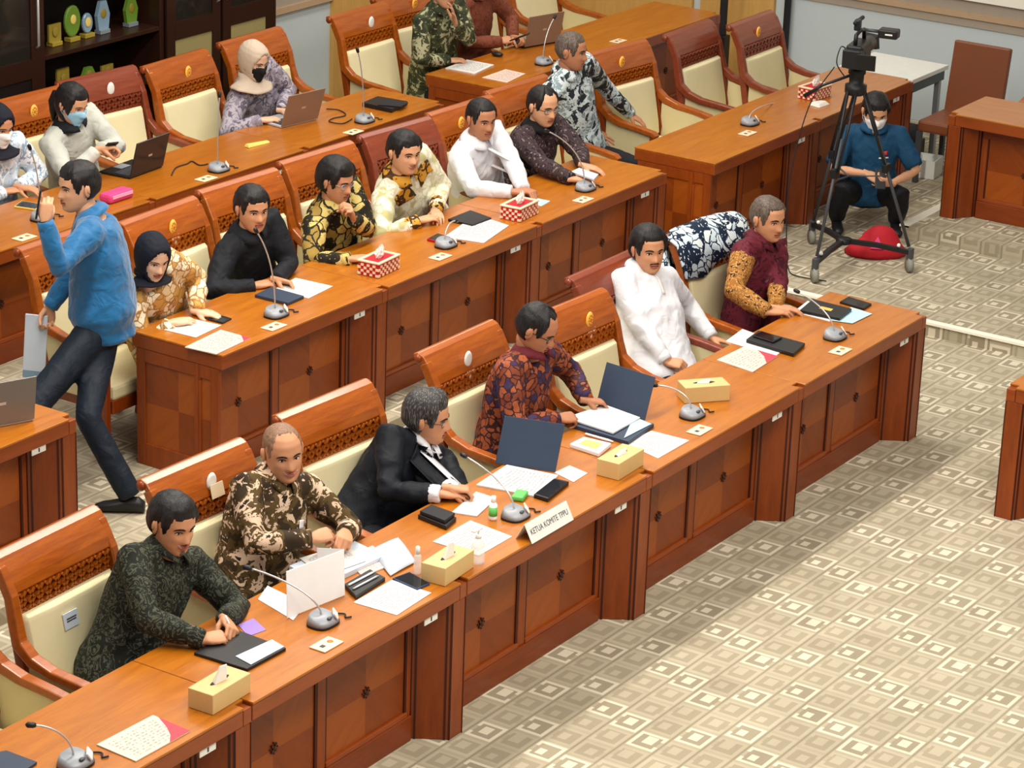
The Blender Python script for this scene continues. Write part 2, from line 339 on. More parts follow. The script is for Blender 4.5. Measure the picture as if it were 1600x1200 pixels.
# ------------------------------------------------------------------ desks
DL, DD, DH = 1.547, 0.63, 0.76
def veneer_panel(b, o, ux, uz, wd, ht, nrm, flip=False):
    """four flush veneer quarters with mirrored diagonal grain; o = lower left corner"""
    o, ux, uz = Vector(o), Vector(ux), Vector(uz)
    for i in range(2):
        for j in range(2):
            p = o+ux*(wd/2*i)+uz*(ht/2*j); pts = [p, p+ux*(wd/2), p+ux*(wd/2)+uz*(ht/2), p+uz*(ht/2)]
            a = R(45) if (i+j) % 2 else R(-45); uv = []
            for k, l in ((0, 0), (wd/2, 0), (wd/2, ht/2), (0, ht/2)): uv.append((k*math.cos(a)-l*math.sin(a)+i*3.1, k*math.sin(a)+l*math.cos(a)+j*1.7))
            b.quad_uv(pts, (i+j+(1 if flip else 0)) % 2, uv)
def rosette_mesh():
    b = MB()
    for q in range(4):
        m = Matrix.Rotation(R(45+90*q), 4, 'Y'); b.prism([(0.004, 0), (0.015, -0.007), (0.028, 0), (0.015, 0.007)], -0.006, 0.006, 0, m @ Matrix.Rotation(R(90), 4, 'X'))
    for q in range(4):
        a = R(90*q); b.ell((0.024*math.cos(a), -0.002, 0.024*math.sin(a)), (0.005, 0.005, 0.005), 0, 8, 5)
    b.ell((0, -0.003, 0), (0.009, 0.007, 0.009), 0, 8, 5); return b.mesh('ornament')
def make_desk(pil):
    """origin: left front corner at the floor, front faces -Y; pil = sides with pilasters"""
    root = thing('conference_desk', '', 'desk'); PY = 0.155; nt = 0.055; L = DL
    lo = 0.21 if 'L' in pil else 0.0; ro = L-0.21 if 'R' in pil else L
    poly = [(0, 0), (L-nt, 0), (L-nt, 0.05), (L, 0.05), (L, DD), (0, DD)] if 'R' in pil else [(nt, 0), (L, 0), (L, DD), (0, DD), (0, 0.05), (nt, 0.05)]
    b = MB(); b.prism(poly, DH-0.012, DH); b.build('table_top', 'wood_top_lit', root, bevel=0.003)
    b = MB(); q = [(p[0], p[1]+0.004) if p[1] < 0.01 else p for p in poly]; b.prism([(x, min(y, DD-0.004)) for x, y in q], DH-0.085, DH-0.0125); b.build('table_edge', 'wood_edge', root, bevel=0.004)
    b = MB(); b.box(0.0 if not lo else 0.02, L-0.002, PY+0.012, PY+0.04, 0.0, DH-0.086); b.build('modesty_board', 'wood_body', root)
    def bar(name, x0, x1, z0, z1, y0=PY-0.004, mat='wood_body', bev=0.004):
        b = MB(); b.box(x0, x1, y0, PY+0.012, z0, z1); return b.build(name, mat, root, bevel=bev)
    mid = (lo+ro)/2; xs = [(lo+0.045, mid-0.03), (mid+0.03, ro-0.03)]
    bar('plinth', lo, ro, 0.0, 0.125, PY-0.014, 'wood_rail'); bar('top_rail', lo, ro, 0.585, DH-0.086, mat='wood_rail')
    bar('stile', lo, lo+0.045, 0.125, 0.585); bar('stile', mid-0.03, mid+0.03, 0.125, 0.585); bar('stile', ro-0.03, ro, 0.125, 0.585)
    for x0, x1 in xs:
        b = MB(); veneer_panel(b, (x0, PY+0.006, 0.125), (1, 0, 0), (0, 0, 1), x1-x0, 0.46, None)
        pn = b.build('panel', ['veneer_light', 'veneer_dark'], root)
        link('ornament', rosette_mesh(), 'ornament', pn, loc=((x0+x1)/2, PY+0.004, 0.365))
        for g0, g1 in ((x0, x0+0.010), (x1-0.014, x1)): b = MB(); b.box(g0, g1, PY-0.001, PY+0.008, 0.125, 0.585); b.build('shadow_groove', 'groove', pn)
        b = MB(); b.box(x0, x1, PY-0.010, PY+0.008, 0.125, 0.150); b.build('moulding', 'wood_edge', pn, bevel=0.004)
    for side in pil:
        sx = (lambda x: x) if side == 'R' else (lambda x: L-x)
        pts = [(L-0.205, PY+0.01), (L-0.10, 0.006), (L-0.003, 0.006), (L-0.003, PY+0.01)]
        b = MB(); b.prism([(sx(x), y) for x, y in pts], 0.0, DH-0.086); p = b.build('pilaster', 'wood_body', root, bevel=0.003)
        b = MB(); b.prism([(sx(L-nt+0.002), 0.004), (sx(L-0.002), 0.004), (sx(L-0.002), 0.049), (sx(L-nt+0.002), 0.049)], DH-0.086, DH-0.016); b.build('pilaster_cap', 'wood_edge', p, bevel=0.003)
        def strip(t0, t1, out=0.003):             # grooves on the slanted face
            a, c = Vector(pts[0]), Vector(pts[1]); d = c-a; n = Vector((d.y, -d.x)).normalized()*out; n = n if n.y < 0 else -n
            q = [a+d*t0+n, a+d*t1+n, a+d*t1-n, a+d*t0-n]; b.prism([(sx(v.x), v.y) for v in q], 0.0, DH-0.087)
        b = MB(); strip(0.02, 0.07); strip(0.13, 0.18); strip(0.84, 0.89); strip(0.95, 1.0)
        b.box(*sorted((sx(L-0.008), sx(L-0.003))), 0.003, 0.008, 0, DH-0.087); b.build('fluting', 'groove', p)
    for side in (0, 1):                          # framed end boards
        x = 0.0 if side == 0 else L; s = 1 if side == 0 else -1; y0 = 0.03 if ((side == 0 and 'L' not in pil)) else PY+0.02
        b = MB()
        X0, X1 = sorted((x, x+s*0.028)); xf = (x, x+s*0.012)
        b.box(*sorted((x+s*0.012, x+s*0.03)), y0, DD-0.03, 0, DH-0.086)
        fx = sorted((x+s*0.002, x+s*0.013))
        b.box(*fx, y0, y0+0.055, 0, DH-0.086); b.box(*fx, DD-0.09, DD-0.03, 0, DH-0.086); b.box(*fx, y0+0.055, DD-0.09, 0, 0.13); b.box(*fx, y0+0.055, DD-0.09, 0.6, DH-0.086)
        e = b.build('end_board', 'wood_body', root, bevel=0.003)
        b = MB(); o = (x+s*0.0105, DD-0.09, 0.13) if side == 0 else (x+s*0.0105, y0+0.055, 0.13)
        veneer_panel(b, o, (0, -1, 0) if side == 0 else (0, 1, 0), (0, 0, 1), DD-0.09-y0-0.055, 0.47, None)
        b.build('end_panel', ['veneer_light', 'veneer_dark'], e)
    b = MB(); b.box(ro-0.105 if 'R' in pil else ro-0.23, ro-0.005 if 'R' in pil else ro-0.13, 0.012, 0.018, 0.640, 0.6745); pl = b.build('number_plate', 'white_label', root, bevel=0.002)
    b = MB(); b.box(ro-0.060 if 'R' in pil else ro-0.185, ro-0.050 if 'R' in pil else ro-0.175, 0.0112, 0.0122, 0.648, 0.668); b.build('digit', 'ink', pl)
    return root
DESK_R = make_desk('R'); DESK_L = make_desk('L'); used = set()
def place_desk(label, x, y, z, length, rz=0.0, proto=DESK_R, group=None):
    if id(proto) in used: o = copy_tree(proto)
    else: o = proto; used.add(id(proto))
    o.location = (x, y, z); o.rotation_euler = (0, 0, rz); o.scale = (length/DL, 1, 1); tag(o, label, 'desk', group); return o
G1, G2, G3 = 'desks of the front row', 'desks of the second row', 'desks of the third row'
j1 = [-7.74, -6.19, -4.67, -3.07, -1.5, 0.0]
for (x0, x1), lb in zip(zip(j1, j1[1:]), ['front row cherry wood desk cut off by the bottom left corner, booklet on top', 'front row cherry wood desk of the two men with white papers and black folder',
        'front row cherry wood desk carrying the lettered white name plate', 'front row cherry wood desk with the stack of papers and two tissue boxes nearby', 'front row cherry wood desk at the far right end with two black notebooks']):
    place_desk(lb, x0+0.002, 0.0, 0, x1-x0-0.004, group=G1)
for (x0, x1), lb in zip([(-5.96, -4.42), (-3.29, -1.80), (-1.80, -0.19), (-0.19, 1.32)], ['second row desk at the left frame edge with grey laptop on it', 'second row desk of the woman in navy headscarf and man in black',
        'second row desk between the two woven tissue boxes', 'second row desk of the man in dark batik at its right end']):
    place_desk(lb, x0+0.002, 2.52, Z1, x1-x0-0.004, group=G2)
for (x0, x1), lb in zip([(1.68, 3.2), (3.2, 4.69)], ['empty desk in front of the man in black and white batik', 'empty desk carrying a red woven tissue box behind the video tripod']):
    place_desk(lb, x0+0.002, 2.37, Z1, x1-x0-0.004, group='empty desks by the aisle')
for (x0, x1), lb in zip([(-4.65, -3.1), (-3.1, -1.55), (-1.55, -0.02), (-0.02, 1.53)], ['third row desk beyond the walking man, at the left frame edge', 'third row desk with the yellow phone on it', 'third row desk with the open black laptop',
        'third row desk of the woman in beige headscarf']):
    place_desk(lb, x0+0.002, 4.455, Z2, x1-x0-0.004, group=G3)
for (x0, x1), lb in zip([(2.1, 3.72), (3.72, 5.33)], ['rear desk of the men in green and rust batik', 'bare rear desk near the honey wood wall panels']):
    place_desk(lb, x0+0.002, 4.40, Z2, x1-x0-0.004, group='rear desks')
place_desk('desk facing sideways on the upper step at the right edge, in front of leather chair', 3.63, 1.60, Z2, 1.55, R(-90), DESK_L, 'side desks')
place_desk('desk corner cut off by the right frame edge on the open carpet', -0.83, -0.86, 0, 1.55, R(-90), DESK_L, 'side desks')

# ------------------------------------------------------------------ armchairs
def make_chair(red=False):
    root = thing('armchair', '', 'chair'); wm = 'chair_wood_red' if red else 'chair_wood'; fm = 'chair_wood_red' if red else 'chair_frame'
    W = 0.325
    def backline(z):                              # y of the back plane at height z
        return 0.17+0.13*max(0, (z-0.5))/0.6+0.05*max(0, (z-0.95)/0.15)**2
    prof = [(backline(z), z) for z in (0.955, 1.0, 1.04, 1.075, 1.09)] + [(backline(1.09)+0.028, 1.102), (backline(1.09)+0.05, 1.095)]
    b = MB(); b.ribbon([(0, y, z) for y, z in prof], 2*W+0.03, [0.035, 0.034, 0.032, 0.032, 0.034, 0.034, 0.03], (1, 0, 0)); rail = b.build('top_rail', wm, root, bevel=0.006)
    for s in (-1, 1): b = MB(); b.ell((s*(W+0.018), backline(1.09)+0.022, 1.088), (0.014, 0.024, 0.024), 0, 10, 6); b.build('scroll_end', fm, rail, True)
    b = MB(); yb = backline(0.91)
    b.box(-W+0.03, W-0.03, yb+0.004, yb+0.012, 0.868, 0.956, 1)
    n = 11
    for i in range(n):                            # carved diagonal fretwork
        xc = -W+0.055+(2*W-0.11)*i/(n-1)
        for s in (-1, 1):
            for zz in (0.89, 0.933): b.box(-0.006, 0.006, -0.012, 0.008, -0.03, 0.03, 0, Matrix.Translation((xc, yb, zz)) @ Matrix.Rotation(R(42*s), 4, 'Y'))
    b.box(-W+0.02, W-0.02, yb-0.012, yb+0.012, 0.862, 0.872, 0)
    b.build('fretwork', [wm, 'fret_back'], root)
    b = MB(); rr = []                             # upholstered back, slightly crowned
    zs = [0.45, 0.47, 0.55, 0.65, 0.75, 0.83, 0.852, 0.864]
    for k, z in enumerate(zs):
        fr = -0.030 if 0 < k < len(zs)-1 else -0.012; ring = []
        for x, dy in ((-W+0.03, 0), (-W+0.05, fr), (-0.12, fr-0.012), (0.12, fr-0.012), (W-0.05, fr), (W-0.03, 0), (W-0.03, 0.02), (-W+0.03, 0.02)): ring.append((x, backline(z)+dy, z))
        rr.append(ring)
    b.rings(rr); b.build('back_cushion', 'cream', root, True, 0.004)
    b = MB(); b.box(-W+0.03, W-0.03, -0.27, 0.19, 0.36, 0.445); b.build('seat_cushion', 'cream', root, bevel=0.02)
    b = MB(); b.box(-W+0.02, W-0.02, -0.275, 0.20, 0.29, 0.365); b.build('seat_frame', fm, root, bevel=0.004)
    for s in (-1, 1):
        pts = [(s*(W-0.005), backline(1.07)+0.005, 1.07), (s*(W-0.004), backline(0.95), 0.95), (s*(W), backline(0.84), 0.84), (s*(W+0.006), backline(0.75)-0.005, 0.755), (s*(W+0.012), 0.14, 0.70), (s*(W+0.015), 0.03, 0.672), (s*(W+0.015), -0.12, 0.66), (s*(W+0.012), -0.255, 0.645), (s*(W+0.01), -0.285, 0.625)]
        b = MB(); b.ribbon(pts, [0.045, 0.045, 0.046, 0.05, 0.054, 0.056, 0.056, 0.056, 0.05], [0.05, 0.052, 0.056, 0.06, 0.052, 0.042, 0.038, 0.038, 0.034], (1, 0, 0)); b.build('arm', wm, root, bevel=0.008)
        b = MB(); b.ribbon([(s*(W+0.002), backline(0.8), 0.80), (s*(W+0.004), 0.175, 0.5), (s*(W+0.004), 0.20, 0.25), (s*(W+0.004), 0.25, 0.0)], 0.042, [0.05, 0.052, 0.048, 0.036], (1, 0, 0)); b.build('back_leg', fm, root, bevel=0.006)
        b = MB(); b.ribbon([(s*(W+0.01), -0.255, 0.64), (s*(W+0.006), -0.245, 0.35), (s*(W+0.004), -0.25, 0.0)], 0.042, [0.042, 0.046, 0.034], (1, 0, 0)); b.build('front_leg', fm, root, bevel=0.006)
        b = MB(); b.prism([(-0.235, 0.36), (0.17, 0.36), (0.165, 0.68), (0.06, 0.655), (-0.235, 0.638)], -0.012, 0.012, 0, Matrix.Translation((s*(W+0.004), 0, 0)) @ Matrix(((0, 0, 1, 0), (1, 0, 0, 0), (0, 1, 0, 0), (0, 0, 0, 1)))); b.build('side_panel', 'cream_side', root, bevel=0.004)
    return root
CH, CHR = make_chair(False), make_chair(True)
def emblem(parent, x=0.0, z=1.02, mat='gold', ribbon=False):
    y = 0.17+0.13*(z-0.5)/0.6-0.025+0.05*max(0, (z-0.95)/0.15)**2
    b = MB(); rot = Matrix.Rotation(R(12), 4, 'X')
    rr = []
    for r, dy in ((0.9, 0.004), (1, 0), (0.9, -0.006), (0.6, -0.009), (0.02, -0.009)):
        rr.append([Vector((x+0.032*r*math.cos(q*2*math.pi/18), y+dy, z+0.046*r*math.sin(q*2*math.pi/18))) for q in range(18)])
    b.rings(rr); e = b.build('emblem', mat, parent, True)
    if mat == 'gold':
        b = MB()
        for q in range(10):
            a = q*2*math.pi/10; b.ell((x+0.017*math.cos(a), y-0.009, z+0.026*math.sin(a)), (0.005, 0.003, 0.006), 0, 6, 4)
        b.ell((x, y-0.010, z), (0.008, 0.003, 0.012), 0, 8, 4); b.build('relief', 'gold_dark', e)
    if ribbon:
        b = MB(); b.box(-0.033, 0.033, -0.012, -0.008, -0.062, 0.0, 0, Matrix.Translation((x+0.01, y+0.0, z-0.05)) @ Matrix.Rotation(R(-10), 4, 'Y')); b.build('paper_tag', 'plate_cream', parent)
    return e
def place_chair(label, x, y, z, rz=0.0, red=False, group='wooden armchairs of the rows', emb=None, emx=0.0, ribbon=False):
    pr = CHR if red else CH
    if id(pr) in used: o = copy_tree(pr)
    else: o = pr; used.add(id(pr))
    o.location = (x, y, z); o.rotation_euler = (0, 0, R(rz)); tag(o, label, 'chair', group)
    if emb: emblem(o, emx, 1.02, emb, ribbon)
    return o
place_chair('cream armchair whose arm shows at the bottom left corner', -6.80, 0.95, 0)
cA = place_chair('cream armchair with small white card on its back, man in dark green', -6.01, 0.90, 0, 2)
b = MB(); b.box(-0.045, 0.045, -0.003, 0.003, -0.035, 0.035, 0, Matrix.Translation((-0.05, 0.17+0.13*0.27/0.6-0.048, 0.77)) @ Matrix.Rotation(R(-12), 4, 'X')); cc = b.build('seat_card', 'paper_blue', cA)
b = MB()
for q in range(3): b.box(-0.03, 0.03, -0.0045, -0.003, -0.004, 0.002, 0, Matrix.Translation((-0.05, 0.17+0.13*0.27/0.6-0.048, 0.757+0.012*q)) @ Matrix.Rotation(R(-12), 4, 'X'))
b.build('lettering', 'ink', cc)
cB = place_chair('cream armchair with white crest sticker on its rail, behind bald man', -5.02, 0.93, 0, -2, emb='white_label', emx=0.02)
b = MB(); b.box(-0.04, 0.045, -0.004, 0.0, -0.035, 0.03, 0, Matrix.Translation((0.03, 0.17+0.13*0.49/0.6-0.03, 0.985)) @ Matrix.Rotation(R(-14), 4, 'X')); b.build('sticker', 'plate_cream', cB)
place_chair('cream armchair pulled behind the man in black suit', -4.03, 0.95, 0, -3)
place_chair('cream armchair with pale paper tag, behind man in orange brown batik', -2.88, 0.95, 0, 0, emb='white_label', emx=-0.03, ribbon=True)
place_chair('empty cream armchair with gold emblem between orange batik and white shirt', -2.08, 0.80, 0, -3, emb='gold', emx=0.08, ribbon=True)
place_chair('reddish armchair of the man in white shirt with moustache', -1.36, 1.02, 0, 0, True)
cD = place_chair('armchair draped with a blue and white batik jacket', -0.36, 0.98, 0, -4)
place_chair('cream armchair with gold emblem behind the navy headscarf woman', -2.36, 3.38, Z1, 2, emb='gold', emx=0.02, ribbon=True)
place_chair('armchair behind the man in black shirt', -1.62, 3.42, Z1, -3)
place_chair('armchair behind the man resting his chin on his hand', -0.83, 3.44, Z1, -3)
place_chair('reddish armchair behind the man in cream and gold batik', -0.04, 3.42, Z1, -5, True)
place_chair('armchair behind the seated white shirt man in second row', 0.70, 3.42, Z1, -3, emb='gold', emx=-0.1)
place_chair('armchair behind the man in dark batik with glasses', 1.42, 3.45, Z1, -3)
place_chair('armchair half hidden behind the walking man in blue', -3.08, 3.48, Z1, 0)
place_chair('cream armchair with gold emblem beside the man in black and white batik', 2.78, 3.50, Z1, -6, emb='gold', emx=-0.05)
place_chair('empty reddish armchair behind the bare desk, dark top rail', 3.71, 3.42, Z1, 1, True)
place_chair('empty armchair with gold emblem nearest the side wall', 4.31, 3.22, Z1, 1, True, emb='gold', emx=-0.04)
place_chair('armchair with gold emblem behind the woman in light grey jacket', -1.26, 5.48, Z2, -3, emb='gold', emx=0.02)
place_chair('empty reddish armchair in front of the trophy shelves', -0.54, 5.50, Z2, -6, True, emb='white_label', emx=0.04)
place_chair('empty armchair with gold emblem beside the beige headscarf woman', 0.19, 5.40, Z2, 2, emb='gold', emx=0.03)
place_chair('armchair behind the woman in beige headscarf', 1.04, 5.44, Z2, 0)
place_chair('empty cream armchair against the pale blue wall', 2.20, 5.36, Z2, 0, emb='white_label', emx=0.05)
place_chair('armchair behind the man in green batik', 2.90, 5.48, Z2, -3, emb='gold', emx=0.05)
place_chair('armchair behind the man in rust coloured batik', 3.72, 5.50, Z2, -3)
place_chair('empty armchair behind the bare rear desk', 4.62, 5.50, Z2, 0)
place_chair('armchair behind the woman at the left frame edge', -1.95, 5.46, Z2, 0)
place_chair('armchair sliver at the right edge behind the side desk', 4.55, 1.10, Z2, -90)
# ------------------------------------------------------------------ people
def smooth_np(me, it=2, lam=0.5):
    n = len(me.vertices); co = np.empty(n*3, np.float32); me.vertices.foreach_get('co', co); co = co.reshape(-1, 3)
    ed = np.empty(len(me.edges)*2, np.int32); me.edges.foreach_get('vertices', ed); ed = ed.reshape(-1, 2)
    cnt = np.zeros(n); np.add.at(cnt, ed[:, 0], 1); np.add.at(cnt, ed[:, 1], 1); cnt[cnt == 0] = 1
    for _ in range(it):
        s = np.zeros_like(co); np.add.at(s, ed[:, 0], co[ed[:, 1]]); np.add.at(s, ed[:, 1], co[ed[:, 0]])
        co = co*(1-lam)+lam*s/cnt[:, None]
    me.vertices.foreach_set('co', co.astype(np.float32).ravel()); me.update()
def remesh(mb, voxel, it=2):
    me = mb.mesh('tmp'); o = bpy.data.objects.new('tmp', me); COL.objects.link(o)
    md = o.modifiers.new('r', 'REMESH'); md.mode = 'VOXEL'; md.voxel_size = voxel
    dg = bpy.context.evaluated_depsgraph_get(); r = bpy.data.meshes.new_from_object(o.evaluated_get(dg))
    bpy.data.objects.remove(o); bpy.data.meshes.remove(me)
    if it: smooth_np(r, it)
    return r
def mesh_arrays(me):
    co = np.empty(len(me.vertices)*3, np.float32); me.vertices.foreach_get('co', co)
    return co.reshape(-1, 3), [tuple(p.vertices) for p in me.polygons]

# --- head: rings of (z, half width, front, back)
HT = [(-.118, .012, -.050, -.030), (-.112, .028, -.073, -.012), (-.100, .043, -.083, .012), (-.085, .054, -.087, .040), (-.060, .065, -.089, .068), (-.030, .072, -.089, .086), (0, .0755, -.088, .096), (.03, .0755, -.090, .099), (.06, .071, -.085, .094), (.085, .060, -.068, .081), (.103, .042, -.042, .060), (.113, .020, -.012, .034), (.1155, .006, .004, .018)]
NTH, NZ = 56, 46
def ss(a, b_, x):
    t = min(1, max(0, (x-a)/(b_-a))); return t*t*(3-2*t)
def gau(x, s): return math.exp(-(x/s)**2)
def head_point(th, z, wide=1.0):
    zs = [h[0] for h in HT]; k = min(max(sum(1 for q in zs if q <= z)-1, 0), len(HT)-2); t = (z-zs[k])/(zs[k+1]-zs[k])
    a, f, bk = [HT[k][i]*(1-t)+HT[k+1][i]*t for i in (1, 2, 3)]; a *= wide
    c, s = math.cos(th), math.sin(th); cy = (f+bk)/2; ry = (bk-f)/2
    e = 0.86; x = a*math.copysign(abs(s)**e, s); y = cy-ry*math.copysign(abs(c)**e, c)
    if c > 0:
        ax = abs(x); d = 0.0
        if z > -.05: d += (0.004+0.019*ss(.014, -.030, z))*gau(x, .0085+.006*ss(0, -.03, z))*ss(-.046, -.036, z)*ss(.03, .012, z)
        d += .006*gau(ax-.013, .007)*gau(z+.036, .008)
        d -= .0085*gau(ax-.031, .016)*gau(z-.003, .011)
        d += .004*gau(z-.022, .009)*ss(.055, .035, ax)*ss(.0, .010, ax)
        d += .004*gau(ax-.042, .016)*gau(z+.024, .016)
        d += .005*gau(z+.055, .0055)*gau(x, .018)+.005*gau(z+.0675, .006)*gau(x, .016)-.003*gau(z+.061, .0025)*gau(x, .02)
        d -= .003*gau(z+.079, .006)*gau(x, .02)
        d += .005*gau(z+.098, .010)*gau(x, .018)
        y -= d
    return Vector((x, y, z))
def z_of(i):
    u = i/(NZ-1); return HT[0][0]+(HT[-1][0]-HT[0][0])*(0.5-0.5*math.cos(math.pi*(0.03+0.94*u)))
def head_grid(wide=1.0): return [[head_point(2*math.pi*j/NTH, z_of(i), wide) for j in range(NTH)] for i in range(NZ)]
def face_y(x, z, wide=1.0):
    lo, hi = 0.0, math.pi/2
    for _ in range(24):
        m = (lo+hi)/2
        if head_point(m, z, wide).x < abs(x): lo = m
        else: hi = m
    return head_point(lo, z, wide).y
HAIRS = dict(bald=(.104, .030, -.040, .0012), short=(.062, .016, -.055, .016), side=(.070, .010, -.060, .022), receding=(.092, .018, -.055, .012), crew=(.076, .012, -.045, .010), buzz=(.088, .020, -.040, .003), full=(.060, .006, -.070, .026), long=(.066, -.03, -.118, .014))
def hairline(th, style):
    fr, sd, bk, _ = HAIRS[style]; a = abs(((th+math.pi) % (2*math.pi))-math.pi)     # 0 front, pi back
    if a < 0.75: return fr+ (0.012*(a/0.75)**2 if style == 'receding' else -0.004*(a/0.75))
    if a < 1.25: return fr+(sd-0.03-fr)*ss(0.75, 1.2, a)      # temple and sideburn
    if a < 1.75: return sd-0.03+(0.045)*ss(1.25, 1.45, a) if a < 1.5 else sd+0.015+(bk-sd-0.015)*ss(1.5, 1.75, a)
    return bk
def head_parts(P, Rm, c, par, root):
    """P: options; Rm rotation, c centre (local to root)"""
    wide = P.get('wide', 1.0); sc = P.get('hs', 1.0)*1.07; sk = P['skin']; female = P.get('female', False)
    T = lambda p: c+Rm @ (Vector(p)*sc)
    grid = head_grid(wide)
    def shell(name, test, off, mat, inner=0.002, smooth=True):
        b = MB(); vs = []; keep = []
        for i in range(NZ):
            for j in range(NTH):
                p = grid[i][j]; th = 2*math.pi*j/NTH; cen = Vector((0, .005, 0)); nrm = (p-cen).normalized()
                t = off(th, p); keep.append(t > 0); vs.append(T(p+nrm*(t if t > 0 else -inner)))
        fs = []
        for i in range(NZ-1):
            for j in range(NTH):
                q = (i*NTH+j, i*NTH+(j+1) % NTH, (i+1)*NTH+(j+1) % NTH, (i+1)*NTH+j)
                if any(keep[k] for k in q): fs.append(q)
        if keep[(NZ-1)*NTH]: fs.append(tuple((NZ-1)*NTH+j for j in range(NTH)))
        b.faces(vs, fs); return b.build(name, mat, root, smooth)
    # head skin itself is returned to be joined with the body
    skinb = MB(); skinb.rings([[T(p) for p in r] for r in grid])
    for s in (-1, 1):
        er = Matrix.Rotation(R(22*s), 3, 'Z')
        if not P.get('hijab'):
            skinb.ell(T((s*.079*wide, .012, -.004)), (.0085*sc, .020*sc, .032*sc), 0, 12, 8, Rm @ er)
            skinb.ell(T((s*.085*wide, .017, .004)), (.007*sc, .016*sc, .022*sc), 0, 10, 6, Rm @ er)
    # eyes, brows, lips
    look = P.get('smile', 0)
    for s in (-1, 1):
        ey = face_y(.031, .003, wide); b = MB(); b.ell(T((s*.031, ey+.0015, .002)), (.0135*sc, .0055*sc, .0062*sc), 0, 12, 8, Rm)
        b.ell(T((s*.031-.001, ey-.0018, .002)), (.0060*sc, .0035*sc, .0058*sc), 1, 10, 6, Rm)
        e = b.build('eye', ['eye_white', 'iris'], root, True)
        b = MB(); pts = [T((s*x, face_y(x, z, wide)-.001, z)) for x, z in ((.016, .003), (.023, .0085), (.031, .0105), (.039, .0085), (.046, .003))]; b.tube(pts, [.0012*sc, .0022*sc, .0026*sc, .0024*sc, .0012*sc], 6); b.build('eyelid', 'iris', root, True)
        b = MB(); pts = [T((s*x, face_y(x, z, wide)-.001, z)) for x, z in ((.013, .020), (.024, .0245), (.036, .0255), (.047, .021), (.053, .016))]
        bw = 0.6 if female else 1.0; b.tube(pts, [(.0025*bw, .0015), (.0045*bw, .002), (.0045*bw, .002), (.0032*bw, .002), (.001, .001)], 8, 0, tuple(Rm @ Vector((0, 0, 1)))); b.build('eyebrow', 'hair_black', root, True)
    if not P.get('mask'):
        k = .0035*look
        def lip(zc, up):
            b = MB(); pts = []
            for x in (-.024, -.016, -.008, 0, .008, .016, .024):
                z = zc+k*(abs(x)/.024)**2*2.2; pts.append(T((x*(1+.15*look), face_y(abs(x), z, wide)-.0012, z)))
            b.tube(pts, [(.001, .001), (.0032, .0022), (.0045, .003), (.0042, .003), (.0045, .003), (.0032, .0022), (.001, .001)], 8, 0, tuple(Rm @ Vector((0, 0, 1)))); return b
        lip(-.056, 1).build('upper_lip', 'lip', root, True); lip(-.0665, -1).build('lower_lip', 'lip', root, True)
        b = MB(); pts = [T((x*(1+.15*look), face_y(abs(x), -.0615, wide)-.0022, -.0615+k*(abs(x)/.024)**2*2.4)) for x in (-.024, -.012, 0, .012, .024)]
        if look > 1: b.tube(pts, [(.0012, .001), (.0034, .002), (.004, .002), (.0034, .002), (.0012, .001)], 8, 0, tuple(Rm @ Vector((0, 0, 1)))); b.build('teeth', 'eye_white', root, True)
        else: b.tube(pts, .0014*sc, 6); b.build('mouth_line', 'iris', root, True)
    if P.get('moustache'):
        b = MB(); pts = [T((x, face_y(abs(x), z, wide)-.001, z)) for x, z in ((-.028, -.054), (-.018, -.049), (-.006, -.0465), (.006, -.0465), (.018, -.049), (.028, -.054))]
        b.tube(pts, [(.0015, .001), (.005, .0022), (.0045, .002), (.0045, .002), (.005, .0022), (.0015, .001)], 8, 0, tuple(Rm @ Vector((0, 0, 1)))); b.build('moustache', 'hair_black', root, True)
    if P.get('goatee'):
        b = MB(); b.ell(T((0, face_y(0, -.088, wide)-.0005, -.090)), (.014*sc, .004*sc, .010*sc), 0, 10, 6, Rm)
        b.build('goatee', 'hair_buzz', root, True)
    st = P.get('hair', 'short')
    if P.get('hijab'):
        cl = P['hijab']
        def off(th, p):
            a = abs(((th+math.pi) % (2*math.pi))-math.pi); fx = abs(p.x)/.060; fz = (p.z+.012)/.088
            inside = (fx*fx+fz*fz) < 1 and a < 1.45
            if p.z < -.100 and a < 1.2: return .006
            return 0 if inside else .010+.006*ss(1.0, 2.6, a)+.006*max(0, p.z)/.1
        shell('headscarf', None, off, cl, .004)
        # drape from chin to shoulders
        b = MB(); rr = []; n = 40; N = P['_N']; side = P['_side']; fw = P['_fwd']
        top = T((0, .014, -.085)); up = Vector((0, 0, 1))
        for k, (t, rs, rf) in enumerate(((0, .066, .072), (.25, .074, .076), (.5, .098, .088), (.72, .145, .105), (.9, .185, .125), (1.0, .198, .135))):
            cc = top.lerp(N+Vector((0, 0, -.085*P.get('drape', 1)))+fw*.02, t); ring = []
            for q in range(n):
                an = 2*math.pi*q/n; fold = 1+.035*math.sin(7*an+k*.8)*t; dr = P.get('drape', 1); g_ = 1 if t < .5 else .58+.42*dr; ring.append(cc+side*(rs*g_*math.sin(an)*fold)+fw*(rf*g_*math.cos(an)*fold)+up*(-.055*dr*t*max(0, math.cos(an))**2))
            rr.append(ring)
        b.rings(rr, 0, False); o = b.build('scarf_drape', cl, root, True); sd = o.modifiers.new('s', 'SOLIDIFY'); sd.thickness = .006
    elif st != 'none':
        base = HAIRS[st][3]; hm = P.get('hairmat', 'hair_black')
